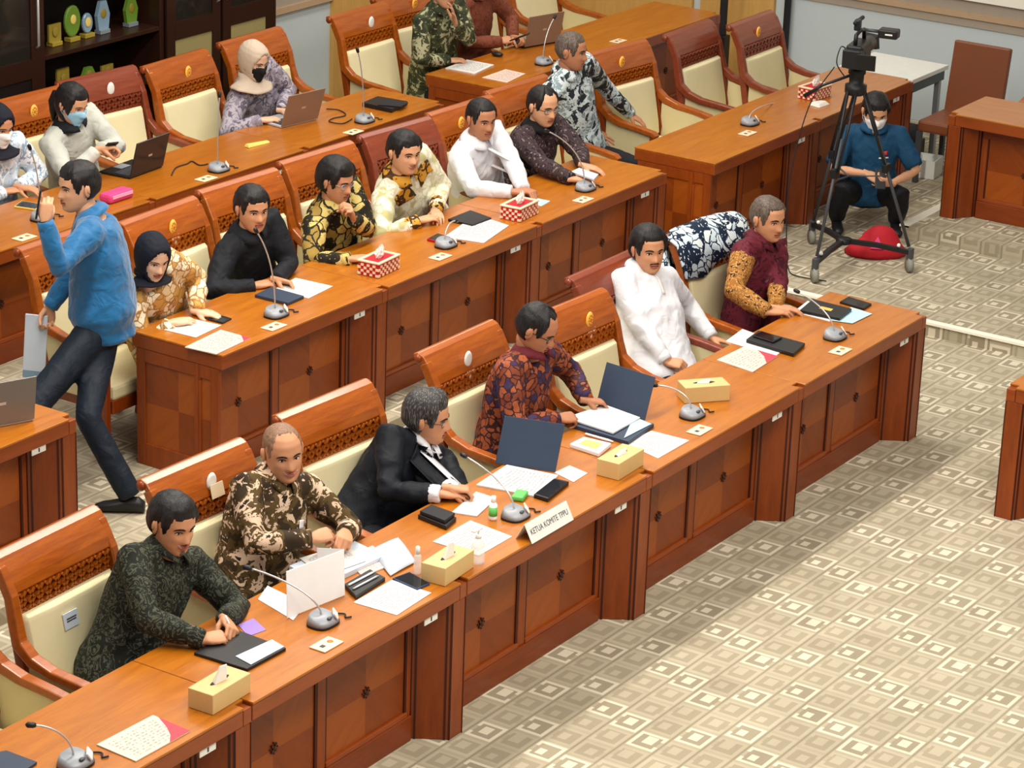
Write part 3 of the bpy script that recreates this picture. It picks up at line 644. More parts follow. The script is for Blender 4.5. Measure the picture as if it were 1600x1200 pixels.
        def off(th, p):
            h = hairline(th, st); d = p.z-h
            if d <= 0: return 0
            nz = noise.noise(p*38+Vector((P['_seed'], 0, 0)))*(.35 if base < .02 else .15)+noise.noise(p*95)*.12; a = abs(((th+math.pi) % (2*math.pi))-math.pi)
            t = (.0025+base*ss(0, .045, d))*(1+nz*(.6 if base > .005 else .1))
            if P.get('quiff'): t += P['quiff']*ss(.06, .1, p.z)*ss(1.6, .4, a)
            return max(t, .0015)
        shell('hair', None, off, hm, .003)
        if st == 'long':                         # pony tail behind the neck
            b = MB(); b.tube([T((0, .085, .02)), T((.0, .125, 0)), T((.0, .13, -.05)), T((.0, .11, -.11)), T((0, .10, -.17))], [.02, .032, .034, .028, .008], 12); b.build('ponytail', hm, root, True)
    if P.get('mask'):
        def off(th, p):
            a = abs(((th+math.pi) % (2*math.pi))-math.pi)
            top = -.012-.02*ss(.25, 1.1, a); bot = -.106+.05*ss(.5, 1.25, a)
            return .007+.004*gau(p.x, .03) if (bot < p.z < top+.006 and a < 1.25) else 0
        shell('face_mask', None, off, P['mask'], -.004)
        b = MB()
        for s in (-1, 1):
            for z in (-.03, -.07): b.tube([T((s*.066*wide, -.04, z)), T((s*.080*wide, -.01, z*.5-.01)), T((s*.084*wide, .02, -.012))], .0012*sc, 5)
        b.build('mask_loops', P['mask'], root, True)
    if P.get('glasses'):
        col = P['glasses']; b = MB(); gy = face_y(.031, .003, wide)-.010
        for s in (-1, 1):
            pts = [];
            for q in range(17):
                an = q*2*math.pi/16; pts.append(T((s*.033+.024*math.copysign(abs(math.cos(an))**.6, math.cos(an)), gy+.004*abs(math.cos(an))*(1 if math.cos(an)*s > 0 else 0), .001+.015*math.copysign(abs(math.sin(an))**.7, math.sin(an)))))
            b.tube(pts, .0016*sc, 5)
            b.tube([T((s*.057, gy+.004, .006)), T((s*.076*wide, -.03, .008)), T((s*.084*wide, .02, .006))], .0017*sc, 5)
        b.tube([T((-.010, gy-.001, .004)), T((0, gy-.003, .006)), T((.010, gy-.001, .004))], .0016*sc, 5)
        g = b.build('glasses', col, root, True)
        b = MB()
        for s in (-1, 1): b.ell(T((s*.033, gy, .001)), (.0235*sc, .0006, .0145*sc), 0, 14, 6, Rm)
        b.build('lens', 'spectacle_lens', g, True)
    return skinb

# --- hands (right hand: fingers +X, back of hand +Z, thumb +Y); cached per pose
FING = {'rest': ((10, 22, 18), (12, 24, 20), (14, 26, 22), (18, 30, 24), 14), 'flat': ((3, 6, 5), (3, 6, 5), (4, 8, 6), (6, 8, 8), 6), 'grip': ((48, 62, 40), (55, 66, 42), (60, 68, 44), (64, 70, 46), 42), 'pinch': ((42, 48, 28), (48, 56, 34), (56, 62, 40), (62, 66, 44), 36), 'spread': ((4, 10, 8), (3, 8, 6), (5, 10, 8), (8, 12, 10), 0)}
HCACHE = {}
def hand_mesh(pose):
    if pose in HCACHE: return HCACHE[pose]
    b = MB(); curls = FING[pose]
    # palm
    rr = []
    for x, w_, t in ((-.035, .021, .018), (0, .025, .018), (.025, .036, .0165), (.055, .041, .0145), (.082, .040, .0125), (.092, .036, .010)):
        rr.append([Vector((x, .002+w_*math.copysign(abs(math.cos(q*2*math.pi/14))**.75, math.cos(q*2*math.pi/14)), t*math.copysign(abs(math.sin(q*2*math.pi/14))**.8, math.sin(q*2*math.pi/14)))) for q in range(14)])
    b.rings(rr)
    lens = ((.040, .024, .021), (.044, .028, .022), (.041, .026, .021), (.032, .020, .019)); ys = (.031, .0105, -.0105, -.030); xs = (.085, .089, .086, .078); rad = (.0088, .0090, .0086, .0076)
    fan = 9 if pose == 'spread' else 3.2
    for k in range(4):
        a = 0.0; p = Vector((xs[k]-.012, ys[k], .001)); pts = [p.copy()]; yaw = R((1.5-k)*fan); p = p+Vector((.012, 0, 0)); pts.append(p.copy())
        for q in range(3):
            a += R(curls[k][q]); d = Vector((math.cos(a)*math.cos(yaw), math.cos(a)*math.sin(yaw), -math.sin(a)))
            pts.append(p+d*lens[k][q]*.5); p = p+d*lens[k][q]; pts.append(p.copy())
        r = rad[k]; b.tube(pts, [r*1.1, r*1.1, r, r*1.03, r*.95, r*.97, r*.88, r*.72], 10)
        b.ell(pts[-1], (r*.74, r*.74, r*.74), 0, 8, 6)
    tc = curls[4]; p = Vector((.012, .018, -.004)); pts = [p.copy()]; ang = R(48-tc*.35); drop = R(12+tc*.7)
    for q, ln in enumerate((.044, .032, .028)):
        d = Vector((math.cos(ang)*math.cos(drop), math.sin(ang)*math.cos(drop), -math.sin(drop))); p = p+d*ln; pts.append(p.copy()); ang -= R(16+tc*.5); drop += R(tc*.15)
    b.tube(pts, [.016, .0135, .0108, .0078], 10); b.ell(pts[-1], (.0078,)*3, 0, 8, 6)
    me = remesh(b, .0042, 2); co, fs = mesh_arrays(me); bpy.data.meshes.remove(me); HCACHE[pose] = (co, fs); return HCACHE[pose]
def add_hand(b, wrist, u, n, right, pose, sc=1.0):
    co, fs = hand_mesh(pose); u = u.normalized(); n = (n-u*n.dot(u)).normalized(); t = n.cross(u)
    if not right: t = -t
    vs = [wrist+(u*float(p[0])+t*float(p[1])+n*float(p[2]))*sc for p in co]
    b.faces(vs, fs if right else [f[::-1] for f in fs])

def ik(S, Wt, l1, l2, pole):
    d = Wt-S; L = d.length
    if L > (l1+l2)*.995: l1, l2 = l1*L/((l1+l2)*.99), l2*L/((l1+l2)*.99)
    a = (l1*l1-l2*l2+L*L)/(2*L); h = math.sqrt(max(0, l1*l1-a*a)); u = d/L; p = pole-u*pole.dot(u); p = p.normalized() if p.length > 1e-5 else u.orthogonal().normalized()
    return S+u*a+p*h
PSEED = [0]
def person(label, head, pel, fz=0.0, hy=0.0, hp=0.0, hr=0.0, ty=0.0, shirt='cloth_white', arms=None, trousers='trouser_black', rh=None, lh=None, seatz=0.50, girth=1.0, sw=1.0, hand_sc=1.0, legs=None, collar=True, collarmat=None, short=False, group='people seated and standing in the hearing room', suit=False, name='person', neckpt=None, coat_len=0.0, **P):
    """head: world centre of the head; pel: world xy of the pelvis; hy/hp/hr head yaw, pitch, roll; ty torso yaw (deg).
    rh/lh = (wrist world, finger direction, back-of-hand direction, pose, elbow pole)"""
    PSEED[0] += 1; P['_seed'] = PSEED[0]*3.7; P.setdefault('skin', 'skin_b')
    root = thing(name, label, 'person', (pel[0], pel[1], fz), 0, group); O = Vector((pel[0], pel[1], fz))
    Hc = Vector(head)-O; Pv = Vector((0, 0, seatz))
    fwd = Vector((math.sin(R(ty)), -math.cos(R(ty)), 0)); side = Vector((math.cos(R(ty)), math.sin(R(ty)), 0))     # side = the person's left
    if neckpt is not None: N = Vector(neckpt)-O
    else: N = Hc+Vector((0, 0, -.126))-fwd*.035
    P['_N'], P['_side'], P['_fwd'] = N, side, fwd
    Rm = Matrix.Rotation(R(hy), 3, 'Z') @ Matrix.Rotation(R(hp), 3, 'X') @ Matrix.Rotation(R(hr), 3, 'Y')
    spine = N-Pv; up = spine.normalized(); S = {}
    fw2 = (fwd-up*fwd.dot(up)).normalized(); sd2 = up.cross(fw2)*-1
    if sd2.dot(side) < 0: sd2 = -sd2
    for s, k in ((1, 'L'), (-1, 'R')): S[k] = N-up*.055+sd2*(s*.180*sw)-fw2*.0
    def torso(b, g, top=1.0, bottom=0.0, flare=0.0):
        rows = [(-.28, .160, .125, 0), (-.16, .165, .115, 0), (-.10, .178, .130, 0), (0, .184, .138, 0), (.2, .174, .134, .006), (.42, .165, .128, .012), (.62, .176, .126, .010), (.78, .186, .118, 0), (.88, .178, .102, -.008), (.945, .120, .080, -.01), (1.0, .068, .062, -.004), (1.06, .056, .056, .006)]
        rr = []
        bend = fw2*.03
        for t, rx, ry, fo in rows:
            if t > top or t < bottom: continue
            gi = girth if .0 <= t < .7 else 1+(girth-1)*.45
            c = Pv+spine*t-bend*math.sin(math.pi*min(max(t, 0), 1))+fw2*fo*gi
            fl = 1+flare*max(0, .3-t)
            rr.append([c+sd2*(rx*sw*(gi if t < .9 else 1)*g*fl*math.copysign(abs(math.cos(q*2*math.pi/24))**.85, math.cos(q*2*math.pi/24)))+fw2*(ry*gi*g*fl*math.sin(q*2*math.pi/24)) for q in range(24)])
        b.rings(rr)
    body, shirtb, trs = MB(), MB(), MB(); handb = MB()
    torso(body, .86, 9, -.165); torso(shirtb, 1.05, .99, -.30 if coat_len > 1 else (-.17 if coat_len else -.11), .25)
    limb_pts = {}
    for k, spec in (('R', rh), ('L', lh)):
        if spec is None:
            s = -1 if k == 'R' else 1
            spec = (O+Pv+fwd*.34+side*(s*.13)+Vector((0, 0, .08)), fwd, Vector((0, 0, 1)), 'rest', None)
        W_, u, n, pose, pole = spec; W_ = Vector(W_)-O; u = Vector(u); n = Vector(n); s = -1 if k == 'R' else 1
        pole = Vector(pole) if pole is not None else side*(s*.8)-fwd*.35-Vector((0, 0, .9))
        E = ik(S[k], W_, .285, .25, pole); limb_pts[k] = (S[k], E, W_)
        u_f = (W_-E).normalized()
        body.tube([S[k], S[k].lerp(E, .5), E, E.lerp(W_, .35), W_], [.05, .044, .036, .037, .026], 12)
        inner = N-up*.058+sd2*(s*.085)
        pts = [inner, S[k], S[k].lerp(E, .5), E]; rad = [.080, .075, .066, .057]
        if not short: pts += [E.lerp(W_, .45), W_-u_f*.005]; rad += [.053, .039]
        else: pts[-1] = S[k].lerp(E, .88); rad[-1] = .064
        shirtb.tube(pts, rad, 14)
        add_hand(handb, W_, u, n, k == 'R', pose, hand_sc)
    lg = legs
    if lg is None:
        lg = []
        for s in (-1, 1):
            hip = Pv+side*(s*.085); kn = hip+fwd*.40+side*(s*.04)+Vector((0, 0, .005)); an = kn+Vector((0, 0, -(kn.z-.09)))+fwd*.02; lg.append((hip, kn, an, fwd))
    else: lg = [(Vector(a)-O, Vector(b_)-O, Vector(c_)-O, Vector(d_)) for a, b_, c_, d_ in lg]
    for hip, kn, an, fd in lg:
        body.tube([hip, kn, an], [.075, .048, .034], 12)
        trs.tube([hip.lerp(kn, -.1), hip, hip.lerp(kn, .5), kn, kn.lerp(an, .45), an], [.085, .098, .085, .068, .066, .062], 14)
    trs.rings([[Pv+Vector((0, 0, z))+side*(.165*r*math.cos(q*2*math.pi/20))+fwd*(.125*r*math.sin(q*2*math.pi/20)) for q in range(20)] for z, r in ((-.10, .75), (-.05, 1), (.05, 1), (.12, .95))])
    # neck belongs to the body
    nb = Hc+Rm @ Vector((0, .018, -.075)); body.tube([N-up*.06, N.lerp(nb, .45), nb, nb+Vector((0, 0, .03))], [.068, .060, .058, .053], 16)
    me = remesh(body, .017, 2); co, fs = mesh_arrays(me); bpy.data.meshes.remove(me)
    full = MB(); full.faces([Vector(map(float, p)) for p in co], fs)
    hb = head_parts(P, Rm, Hc, None, root)
    full.faces(hb.v, hb.f); full.faces(handb.v, handb.f)
    full.build('body', P['skin'], root, True)
    def garment(name, mbx, vox, mat, amp, armmat=None):
        me = remesh(mbx, vox, 2); co, _ = mesh_arrays(me); nr = np.empty(len(co)*3, np.float32); me.vertices.foreach_get('normal', nr); nr = nr.reshape(-1, 3); sd = P['_seed']
        out = np.empty_like(co)
        for i in range(len(co)):
            p = Vector(co[i].tolist()); q = Vector((p.x*9+sd, p.y*9, p.z*5)); d = (1-abs(noise.noise(q+Vector((noise.noise(p*6)*1.2, 0, 0))))*2)*amp + noise.noise(p*26)*amp*.35
            out[i] = co[i]+nr[i]*d
        me.vertices.foreach_set('co', out.ravel()); me.update()
        o = link(name, me, [mat]+([armmat] if armmat else []), root, True)
        if armmat:
            A = [limb_pts[k] for k in ('R', 'L')]
            def segd(p, a, b_):
                t = max(0, min(1, (p-a).dot(b_-a)/max(1e-9, (b_-a).length_squared))); return (p-a-(b_-a)*t).length
            for pl in me.polygons:
                c = pl.center; ax = abs((c-N).dot(sd2)); arm = min(min(segd(c, a.lerp(e, .25), e), segd(c, e, w_)) for a, e, w_ in A) < .075 and ax > .14
                if arm: pl.material_index = 1
        return o
    so = garment('jacket' if suit else 'shirt', shirtb, .0135, shirt, .008, arms)
    garment('trousers', trs, .018, trousers, .004)
    for hip, kn, an, fd in lg:
        b = MB(); fd = Vector(fd).normalized(); sdv = Vector((0, 0, 1)).cross(fd); bz = an+Vector((0, 0, -.085)); rr = []
        for t, wd, h in ((-.07, .028, .06), (-.04, .036, .085), (.02, .038, .085), (.09, .042, .062), (.15, .040, .05), (.19, .022, .035)):
            rr.append([bz+fd*t+sdv*(wd*math.cos(q*2*math.pi/12))+Vector((0, 0, max(0, h*.5+h*.5*math.sin(q*2*math.pi/12)))) for q in range(12)])
        b.rings(rr); b.build('shoe', 'black', root, True)
    if collar and not P.get('hijab'):
        cm = collarmat or shirt; b = MB(); n = 26; rr = []
        nd = (nb-N).normalized(); c0 = N+nd*.006; a1 = (fw2-nd*fw2.dot(nd)).normalized(); a2 = sd2
        for h, r in ((-.012, .072), (.012, .066), (.034, .063), (.036, .068), (.006, .094), (-.016, .106)):
            ring = []
            for q in range(n):
                an = R(12)+R(336)*q/(n-1); f = math.cos(an); dip = .030*max(0, f)**3
                ring.append(c0+nd*(h-dip)+a1*(r*f*(1.0+.12*max(0, f)))+a2*(r*math.sin(an)*1.02))
            rr.append(ring)
        vs = [p for r_ in rr for p in r_]; fsx = [(i*n+j, i*n+j+1, (i+1)*n+j+1, (i+1)*n+j) for i in range(len(rr)-1) for j in range(n-1)]
        b.faces(vs, fsx); o = b.build('collar', cm, root, True); sdm = o.modifiers.new('s', 'SOLIDIFY'); sdm.thickness = .004
    # cuffs of long sleeves
    if not short and not P.get('nocuff'):
        for k in ('R', 'L'):
            s_, e_, w_ = limb_pts[k]; d = (w_-e_).normalized(); b = MB(); cl_ = .10 if P.get('cuffmat') else .05; b.tube([w_-d*(cl_+.005), w_-d*cl_, w_-d*.004, w_], [.034, .052 if P.get('cuffmat') else .046, .044, .033], 14); b.build('cuff', 'cloth_white' if suit else (P.get('cuffmat') or arms or shirt), root, True)
    root['_pts'] = 0; del root['_pts']
    return root, dict(N=N+O, fwd=fw2, side=sd2, up=up, O=O, shirt=so, limb={k: tuple(q+O for q in v) for k, v in limb_pts.items()})
def chest_patch(root, info, name, mat, uv_pts, off=.006, nsub=10):
    """patch following the chest: uv_pts = outline in (side, down-from-neck) metres, projected on the shirt front"""
    so = info['shirt']; me = so.data; bv = BVHTree.FromPolygons([v.co.copy() for v in me.vertices], [tuple(p.vertices) for p in me.polygons])
    N = info['N']-info['O']; f, s, u = info['fwd'], info['side'], info['up']; b = MB(); rows = []
    L, Rr = uv_pts
    for k in range(nsub+1):
        t = k/nsub
        def ev(c):
            q = t*(len(c)-1); i = min(int(q), len(c)-2); fr = q-i; return (c[i][0]*(1-fr)+c[i+1][0]*fr, c[i][1]*(1-fr)+c[i+1][1]*fr)
        a, c = ev(L), ev(Rr); row = []
        for m in range(5):
            x = a[0]+(c[0]-a[0])*m/4; d = a[1]+(c[1]-a[1])*m/4; o = N+s*x-u*d+f*.6
            hit = bv.ray_cast(o, -f); p = hit[0] if hit[0] is not None else N+s*x-u*d+f*.1
            row.append(p+f*off)
        rows.append(row)
    vs = [p for r_ in rows for p in r_]; fsx = [(i*5+j, i*5+j+1, (i+1)*5+j+1, (i+1)*5+j) for i in range(nsub) for j in range(4)]
    b.faces(vs, fsx); o = b.build(name, mat, root, True); m = o.modifiers.new('s', 'SOLIDIFY'); m.thickness = .003; m.offset = 0; return o

cloth('cloth_white', rgb(222, 223, 230), 0.7, 0.03); cloth('trouser_black', rgb(26, 27, 32), 0.7, 0.1); cloth('cloth_black', rgb(28, 30, 36), 0.7, 0.12, 0.7)
cloth('cloth_suit', rgb(22, 26, 34), 0.6, 0.15, 0.5); cloth('cloth_blue', rgb(28, 100, 152), 0.5, 0.15, 0.8, 0.3); cloth('cloth_teal', rgb(26, 70, 104), 0.7, 0.15, 0.6)
cloth('cloth_grey', rgb(196, 198, 190), 0.8, 0.06, 0.7); cloth('scarf_navy', rgb(26, 28, 40), 0.75, 0.1, 0.4); cloth('scarf_beige', rgb(196, 178, 160), 0.75, 0.05, 0.4)
cloth('trouser_navy', rgb(24, 32, 44), 0.6, 0.15, 0.6); cloth('mask_blue', rgb(150, 200, 228), 0.7, 0.03, 0.2); cloth('mask_black', rgb(24, 24, 26), 0.7, 0.05, 0.2); cloth('mask_white', rgb(236, 238, 240), 0.7, 0.03, 0.2)
cloth('cloth_maroon', rgb(96, 30, 40), 0.7, 0.2, 0.5); cloth('cloth_lining', rgb(20, 18, 20), 0.8)
batik('batik_green_dark', rgb(30, 33, 28), rgb(44, 48, 38), rgb(80, 82, 68), 30, 'swirl', rgb(26, 28, 24), 0.55)
batik('batik_brown', rgb(54, 42, 28), rgb(84, 66, 36), rgb(214, 186, 160), 13, 'patch', rgb(40, 30, 24))
batik('batik_orange', rgb(160, 84, 52), rgb(128, 62, 40), rgb(62, 46, 80), 22, 'leaf', rgb(60, 32, 32), 0.45)
batik('batik_gold_brown', rgb(150, 98, 40), rgb(204, 152, 84), rgb(72, 40, 24), 22, 'swirl', rgb(190, 136, 70), 0.4)
batik('batik_maroon', rgb(88, 24, 38), rgb(98, 30, 44), rgb(60, 14, 26), 14, 'patch', rgb(112, 44, 54))
batik('batik_cream', rgb(226, 206, 164), rgb(244, 234, 208), rgb(204, 156, 82), 20, 'leaf', rgb(166, 122, 70), 0.30)
batik('batik_yellow', rgb(206, 186, 112), rgb(32, 30, 24), rgb(152, 124, 58), 13, 'leaf', rgb(40, 36, 28), 0.42)
batik('batik_ivory', rgb(222, 220, 198), rgb(230, 228, 210), rgb(186, 180, 130), 15, 'leaf', rgb(206, 200, 170), 0.5)
batik('batik_ochre', rgb(200, 144, 48), rgb(214, 164, 70), rgb(92, 60, 26), 11, 'leaf', rgb(70, 46, 28), 0.5)
batik('batik_dark', rgb(58, 46, 50), rgb(84, 66, 68), rgb(34, 26, 30), 15, 'swirl', rgb(126, 108, 106), 0.5)
batik('batik_mono', rgb(40, 48, 54), rgb(206, 218, 222), rgb(134, 152, 160), 15, 'patch', rgb(228, 236, 238))
batik('batik_green', rgb(46, 50, 34), rgb(66, 72, 46), rgb(168, 166, 132), 15, 'patch', rgb(34, 34, 26))
batik('batik_rust', rgb(122, 66, 48), rgb(140, 80, 58), rgb(104, 52, 38), 20, 'swirl', rgb(130, 72, 52))
batik('batik_pale', rgb(190, 206, 222), rgb(226, 232, 238), rgb(140, 164, 190), 16, 'patch', rgb(236, 240, 244))
batik('batik_mauve', rgb(134, 126, 142), rgb(170, 162, 172), rgb(96, 92, 110), 15, 'patch', rgb(188, 180, 184))
batik('batik_blue', rgb(22, 36, 58), rgb(196, 214, 226), rgb(222, 232, 236), 17, 'leaf', rgb(22, 36, 58), 0.30)
UP = Vector((0, 0, 1)); D = Vector
ZT1, ZT2, ZT3 = 0.76, 0.76+Z1, 0.76+Z2
def Tp(px, py, dz=0.03, t=ZT1): return at(px, py, t+dz)
# front row ---------------------------------------------------------------------------------
r, i_ = person('smiling man in dark green black patterned shirt writing at the front desk', atY(270, 818, 0.80), (-5.93, 0.93), hy=-12, hp=11, hr=4, ty=-6, shirt='batik_green_dark', skin='skin_b', hair='short', smile=2, goatee=True, moustache=True,
    rh=(Tp(318, 1000, .035), D((.85, -.5, 0)), D((-.25, -.2, 1)), 'grip', D((-.9, -.1, -.6))), lh=(Tp(352, 968, .05), D((-.5, -.9, -.15)), D((.5, -.3, .8)), 'pinch', D((1, .2, -.5))), girth=1.08)
r, i_ = person('bald smiling man in brown and cream batik, hands together', atY(442, 706, 0.92), (-4.98, 0.98), hy=-32, hp=6, hr=-4, ty=-14, shirt='batik_brown', skin='skin_b', hair='bald', hairmat='hair_shadow', smile=2,
    rh=(atY(488, 842, .64), D((.85, -.4, .1)), D((-.2, -.4, 1)), 'grip', D((-.9, .1, -.7))), lh=(atY(540, 832, .60), D((-.75, -.5, 0)), D((.2, -.3, 1)), 'grip', D((1, .2, -.6))), girth=1.12, hs=1.02)
chest_patch(r, i_, 'name_badge', 'white_plastic', ([(.075, .17), (.075, .21)], [(.11, .17), (.11, .21)]), .008, 4)
r, i_ = person('man in black suit and tie with glasses turned to his left', atY(668, 652, 0.86), (-4.0, 1.05), hy=22, hp=8, hr=-2, ty=-14, shirt='cloth_suit', skin='skin_b', hair='side', hairmat='hair_grey', quiff=.012, glasses='dark_grey', suit=True, girth=1.12, collarmat='cloth_white',
    rh=(Tp(688, 772, .04), D((.75, -.65, -.05)), D((-.1, -.1, 1)), 'rest', D((-.8, -.1, -.8))), lh=(Tp(702, 762, .06), D((.55, -.8, -.05)), D((.1, -.1, 1)), 'grip', D((.9, .3, -.6))), sw=1.06)
chest_patch(r, i_, 'shirt_front', 'cloth_white', ([(-.055, .01), (-.045, .09), (-.005, .20)], [(.055, .01), (.045, .09), (.005, .20)]), .003)
chest_patch(r, i_, 'necktie', 'black_soft', ([(-.016, .035), (-.012, .06), (-.022, .20)], [(.016, .035), (.012, .06), (.022, .20)]), .018)
for s in (-1, 1): chest_patch(r, i_, 'lapel', 'cloth_black', ([(s*.05, .0), (s*.055, .09), (s*.004, .22)], [(s*.085, .02), (s*.10, .10), (s*.02, .23)]), .010)
chest_patch(r, i_, 'medal_ribbon', 'red_print', ([(.085, .13), (.083, .17)], [(.097, .13), (.095, .17)]), .016, 4)
chest_patch(r, i_, 'medal', 'gold', ([(.081, .17), (.081, .195)], [(.098, .17), (.098, .195)]), .017, 4)
r, i_ = person('man in orange brown batik and glasses reading papers', atY(838, 514, 0.85), (-2.86, 1.0), hy=16, hp=26, ty=2, shirt='batik_orange', skin='skin_c', hair='receding', glasses='black', girth=1.08,
    rh=(Tp(872, 655, .06), D((.85, -.5, 0)), D((-.35, -.2, .9)), 'pinch', D((-.8, 0, -.7))), lh=(Tp(915, 625, .07), D((.75, -.7, -.15)), D((.0, .1, 1)), 'pinch', D((1, .2, -.5))), collarmat='cloth_maroon')
r, i_ = person('man in white shirt with moustache leaning back in chair', atY(1013, 390, 1.22), (-1.30, 1.0), hy=-34, hp=2, ty=-14, shirt='cloth_white', skin='skin_b', hair='side', moustache=True, girth=1.22, coat_len=1,
    rh=(at(1040, 565, .66), D((.3, -.95, -.05)), D((-.4, -.1, 1)), 'grip', D((-.9, .3, -.6))), lh=(at(1112, 528, .62), D((.35, -.9, -.2)), D((.3, 0, 1)), 'rest', D((1, .3, -.6))))
chest_patch(r, i_, 'button_placket', 'white_label', ([(-.010, .03), (-.010, .17)], [(.010, .03), (.010, .17)]), .004)
r, i_ = person('man in maroon shirt with gold patterned sleeves at the far right', atY(1200, 342, 0.95), (-0.30, 0.98), hy=-16, hp=6, ty=-2, shirt='batik_maroon', arms='batik_gold_brown', skin='skin_b', hair='crew', hairmat='hair_buzz', girth=1.06,
    rh=(Tp(1200, 488, .03), D((.75, -.65, 0)), D((0, -.1, 1)), 'rest', D((-.9, .1, -.6))), lh=(Tp(1212, 480, .03), D((.4, -.9, 0)), D((0, 0, 1)), 'rest', D((1, .2, -.5))))
# second row ---------------------------------------------------------------------------------
r, i_ = person('woman in navy headscarf and cream gold batik looking down', atY(238, 402, 3.15), (-2.62, 3.42), Z1, hy=-20, hp=18, hr=4, ty=-12, shirt='batik_cream', skin='skin_d', hijab='scarf_navy', drape=.15, female=True, smile=1, sw=.92, hs=.96,
    rh=(Tp(268, 505, .02, ZT2), D((.9, -.4, 0)), D((-.1, -.1, 1)), 'rest', D((-.5, .9, .0))), lh=(Tp(308, 486, .03, ZT2), D((.4, -.9, -.1)), D((0, -.1, 1)), 'rest', D((1, .1, -.5))))
r, i_ = person('man in black shirt writing on a sheet', atY(394, 326, 3.22), (-1.88, 3.42), Z1, hy=-24, hp=6, ty=-10, shirt='cloth_black', skin='skin_b', hair='short', girth=.96, sw=.96,
    rh=(Tp(398, 447, .02, ZT2), D((.95, -.25, 0)), D((0, -.1, 1)), 'rest', D((-.9, -.1, -.6))), lh=(Tp(432, 437, .03, ZT2), D((.3, -.9, -.1)), D((.5, -.1, .9)), 'pinch', D((1, .1, -.5))))
r, i_ = person('man in yellow and black batik resting chin on his hand', atY(525, 282, 3.25), (-1.02, 3.45), Z1, hy=0, hp=12, ty=-6, shirt='batik_yellow', skin='skin_b', hair='full', hairmat='hair_black', glasses='steel',
    rh=(Tp(548, 405, .03, ZT2), D((.85, -.5, 0)), D((0, -.1, 1)), 'rest', D((-.9, 0, -.7))), lh=(atY(552, 342, 3.08), D((-.45, -.1, .9)), D((.7, -.6, .2)), 'grip', D((.5, -.3, -1))))
r, i_ = person('smiling man in cream batik with gold shoulders, arms folded on desk', atY(632, 238, 3.25), (-0.18, 3.45), Z1, hy=-18, hp=6, ty=-10, shirt='batik_ivory', cuffmat='batik_ochre', arms=None, skin='skin_a', hair='short', smile=2, wide=1.08, girth=1.18, sw=1.06,
    rh=(Tp(655, 345, .04, ZT2), D((.9, -.3, .05)), D((0, -.1, 1)), 'rest', D((-.9, 0, -.6))), lh=(Tp(680, 330, .04, ZT2), D((-.7, -.7, 0)), D((0, -.1, 1)), 'rest', D((1, 0, -.5))), collarmat='batik_ochre')
for s in (-1, 1): chest_patch(r, i_, 'gold_yoke', 'batik_ochre', ([(s*.045, .0), (s*.03, .14)], [(s*.17, .03), (s*.16, .12)]), .005)
r, i_ = person('clean shaven man in white shirt seated in second row', atY(752, 186, 3.35), (0.55, 3.5), Z1, hy=-22, hp=8, ty=-6, shirt='cloth_white', skin='skin_c', hair='crew', girth=1.12,
    rh=(Tp(800, 300, .04, ZT2), D((.8, -.6, 0)), D((0, -.1, 1)), 'rest', D((-.9, 0, -.6))), lh=(Tp(818, 296, .04, ZT2), D((-.2, -.95, 0)), D((0, -.1, 1)), 'grip', D((1, 0, -.5))))
chest_patch(r, i_, 'button_placket', 'white_label', ([(-.010, .03), (-.010, .17)], [(.010, .03), (.010, .17)]), .004)
chest_patch(r, i_, 'pin', 'black', ([(.07, .12), (.07, .135)], [(.085, .12), (.085, .135)]), .007, 3)
r, i_ = person('man in dark brown batik and glasses holding a microphone base', atY(848, 166, 3.28), (1.05, 3.45), Z1, hy=-14, hp=10, ty=-4, shirt='batik_dark', skin='skin_a', hair='receding', glasses='black', wide=1.03, girth=1.08,
    rh=(Tp(893, 280, .04, ZT2), D((.8, -.6, -.05)), D((0, -.1, 1)), 'rest', D((-.9, 0, -.6))), lh=(Tp(912, 258, .05, ZT2), D((.35, -.9, -.2)), D((0, -.1, 1)), 'rest', D((1, 0, -.5))), collarmat='cloth_lining')
r, i_ = person('man in black and white batik sitting sideways with hand on thigh', atY(893, 80, 3.55), (2.02, 3.62), Z1, hy=14, hp=6, ty=-8, shirt='batik_mono', skin='skin_c', hair='crew', hairmat='hair_buzz', girth=1.02, coat_len=1,
    rh=(at(925, 205, .74), D((.25, -.85, -.45)), D((-.3, -.4, .9)), 'spread', D((-.9, .3, -.6))), lh=(at(985, 178, .78), D((.3, -.8, -.5)), D((.2, -.5, .9)), 'rest', D((1, .3, -.6))), trousers='trouser_black')
# third row ----------------------------------------------------------------------------------
r, i_ = person('woman at the left frame edge in pale blue patterned top and white mask', atY(-4, 196, 5.25), (-1.95, 5.45), Z2, hy=-5, hp=16, ty=-8, shirt='batik_pale', skin='skin_b', hijab='scarf_navy', drape=.5, mask='mask_white', female=True, sw=.92, hs=.96,
    rh=(Tp(5, 300, .03, ZT3), D((.9, -.3, 0)), D((0, -.1, 1)), 'rest', D((-.9, -.1, -.6))), lh=(Tp(30, 292, .04, ZT3), D((.2, -.9, 0)), D((0, -.1, 1)), 'rest', D((1, 0, -.5))))
r, i_ = person('woman in light grey jacket and blue mask using a phone', atY(112, 162, 5.2), (-1.18, 5.42), Z2, hy=2, hp=18, ty=-6, shirt='cloth_grey', skin='skin_a', hair='long', mask='mask_blue', female=True, sw=.94, hs=.97,
    rh=(atY(150, 236, 5.0), D((.85, -.4, .1)), D((-.2, -.5, .8)), 'grip', D((-.9, 0, -.7))), lh=(atY(158, 232, 4.98), D((.6, -.7, .1)), D((.4, -.3, .8)), 'grip', D((1, 0, -.5))), collarmat='cloth_black')
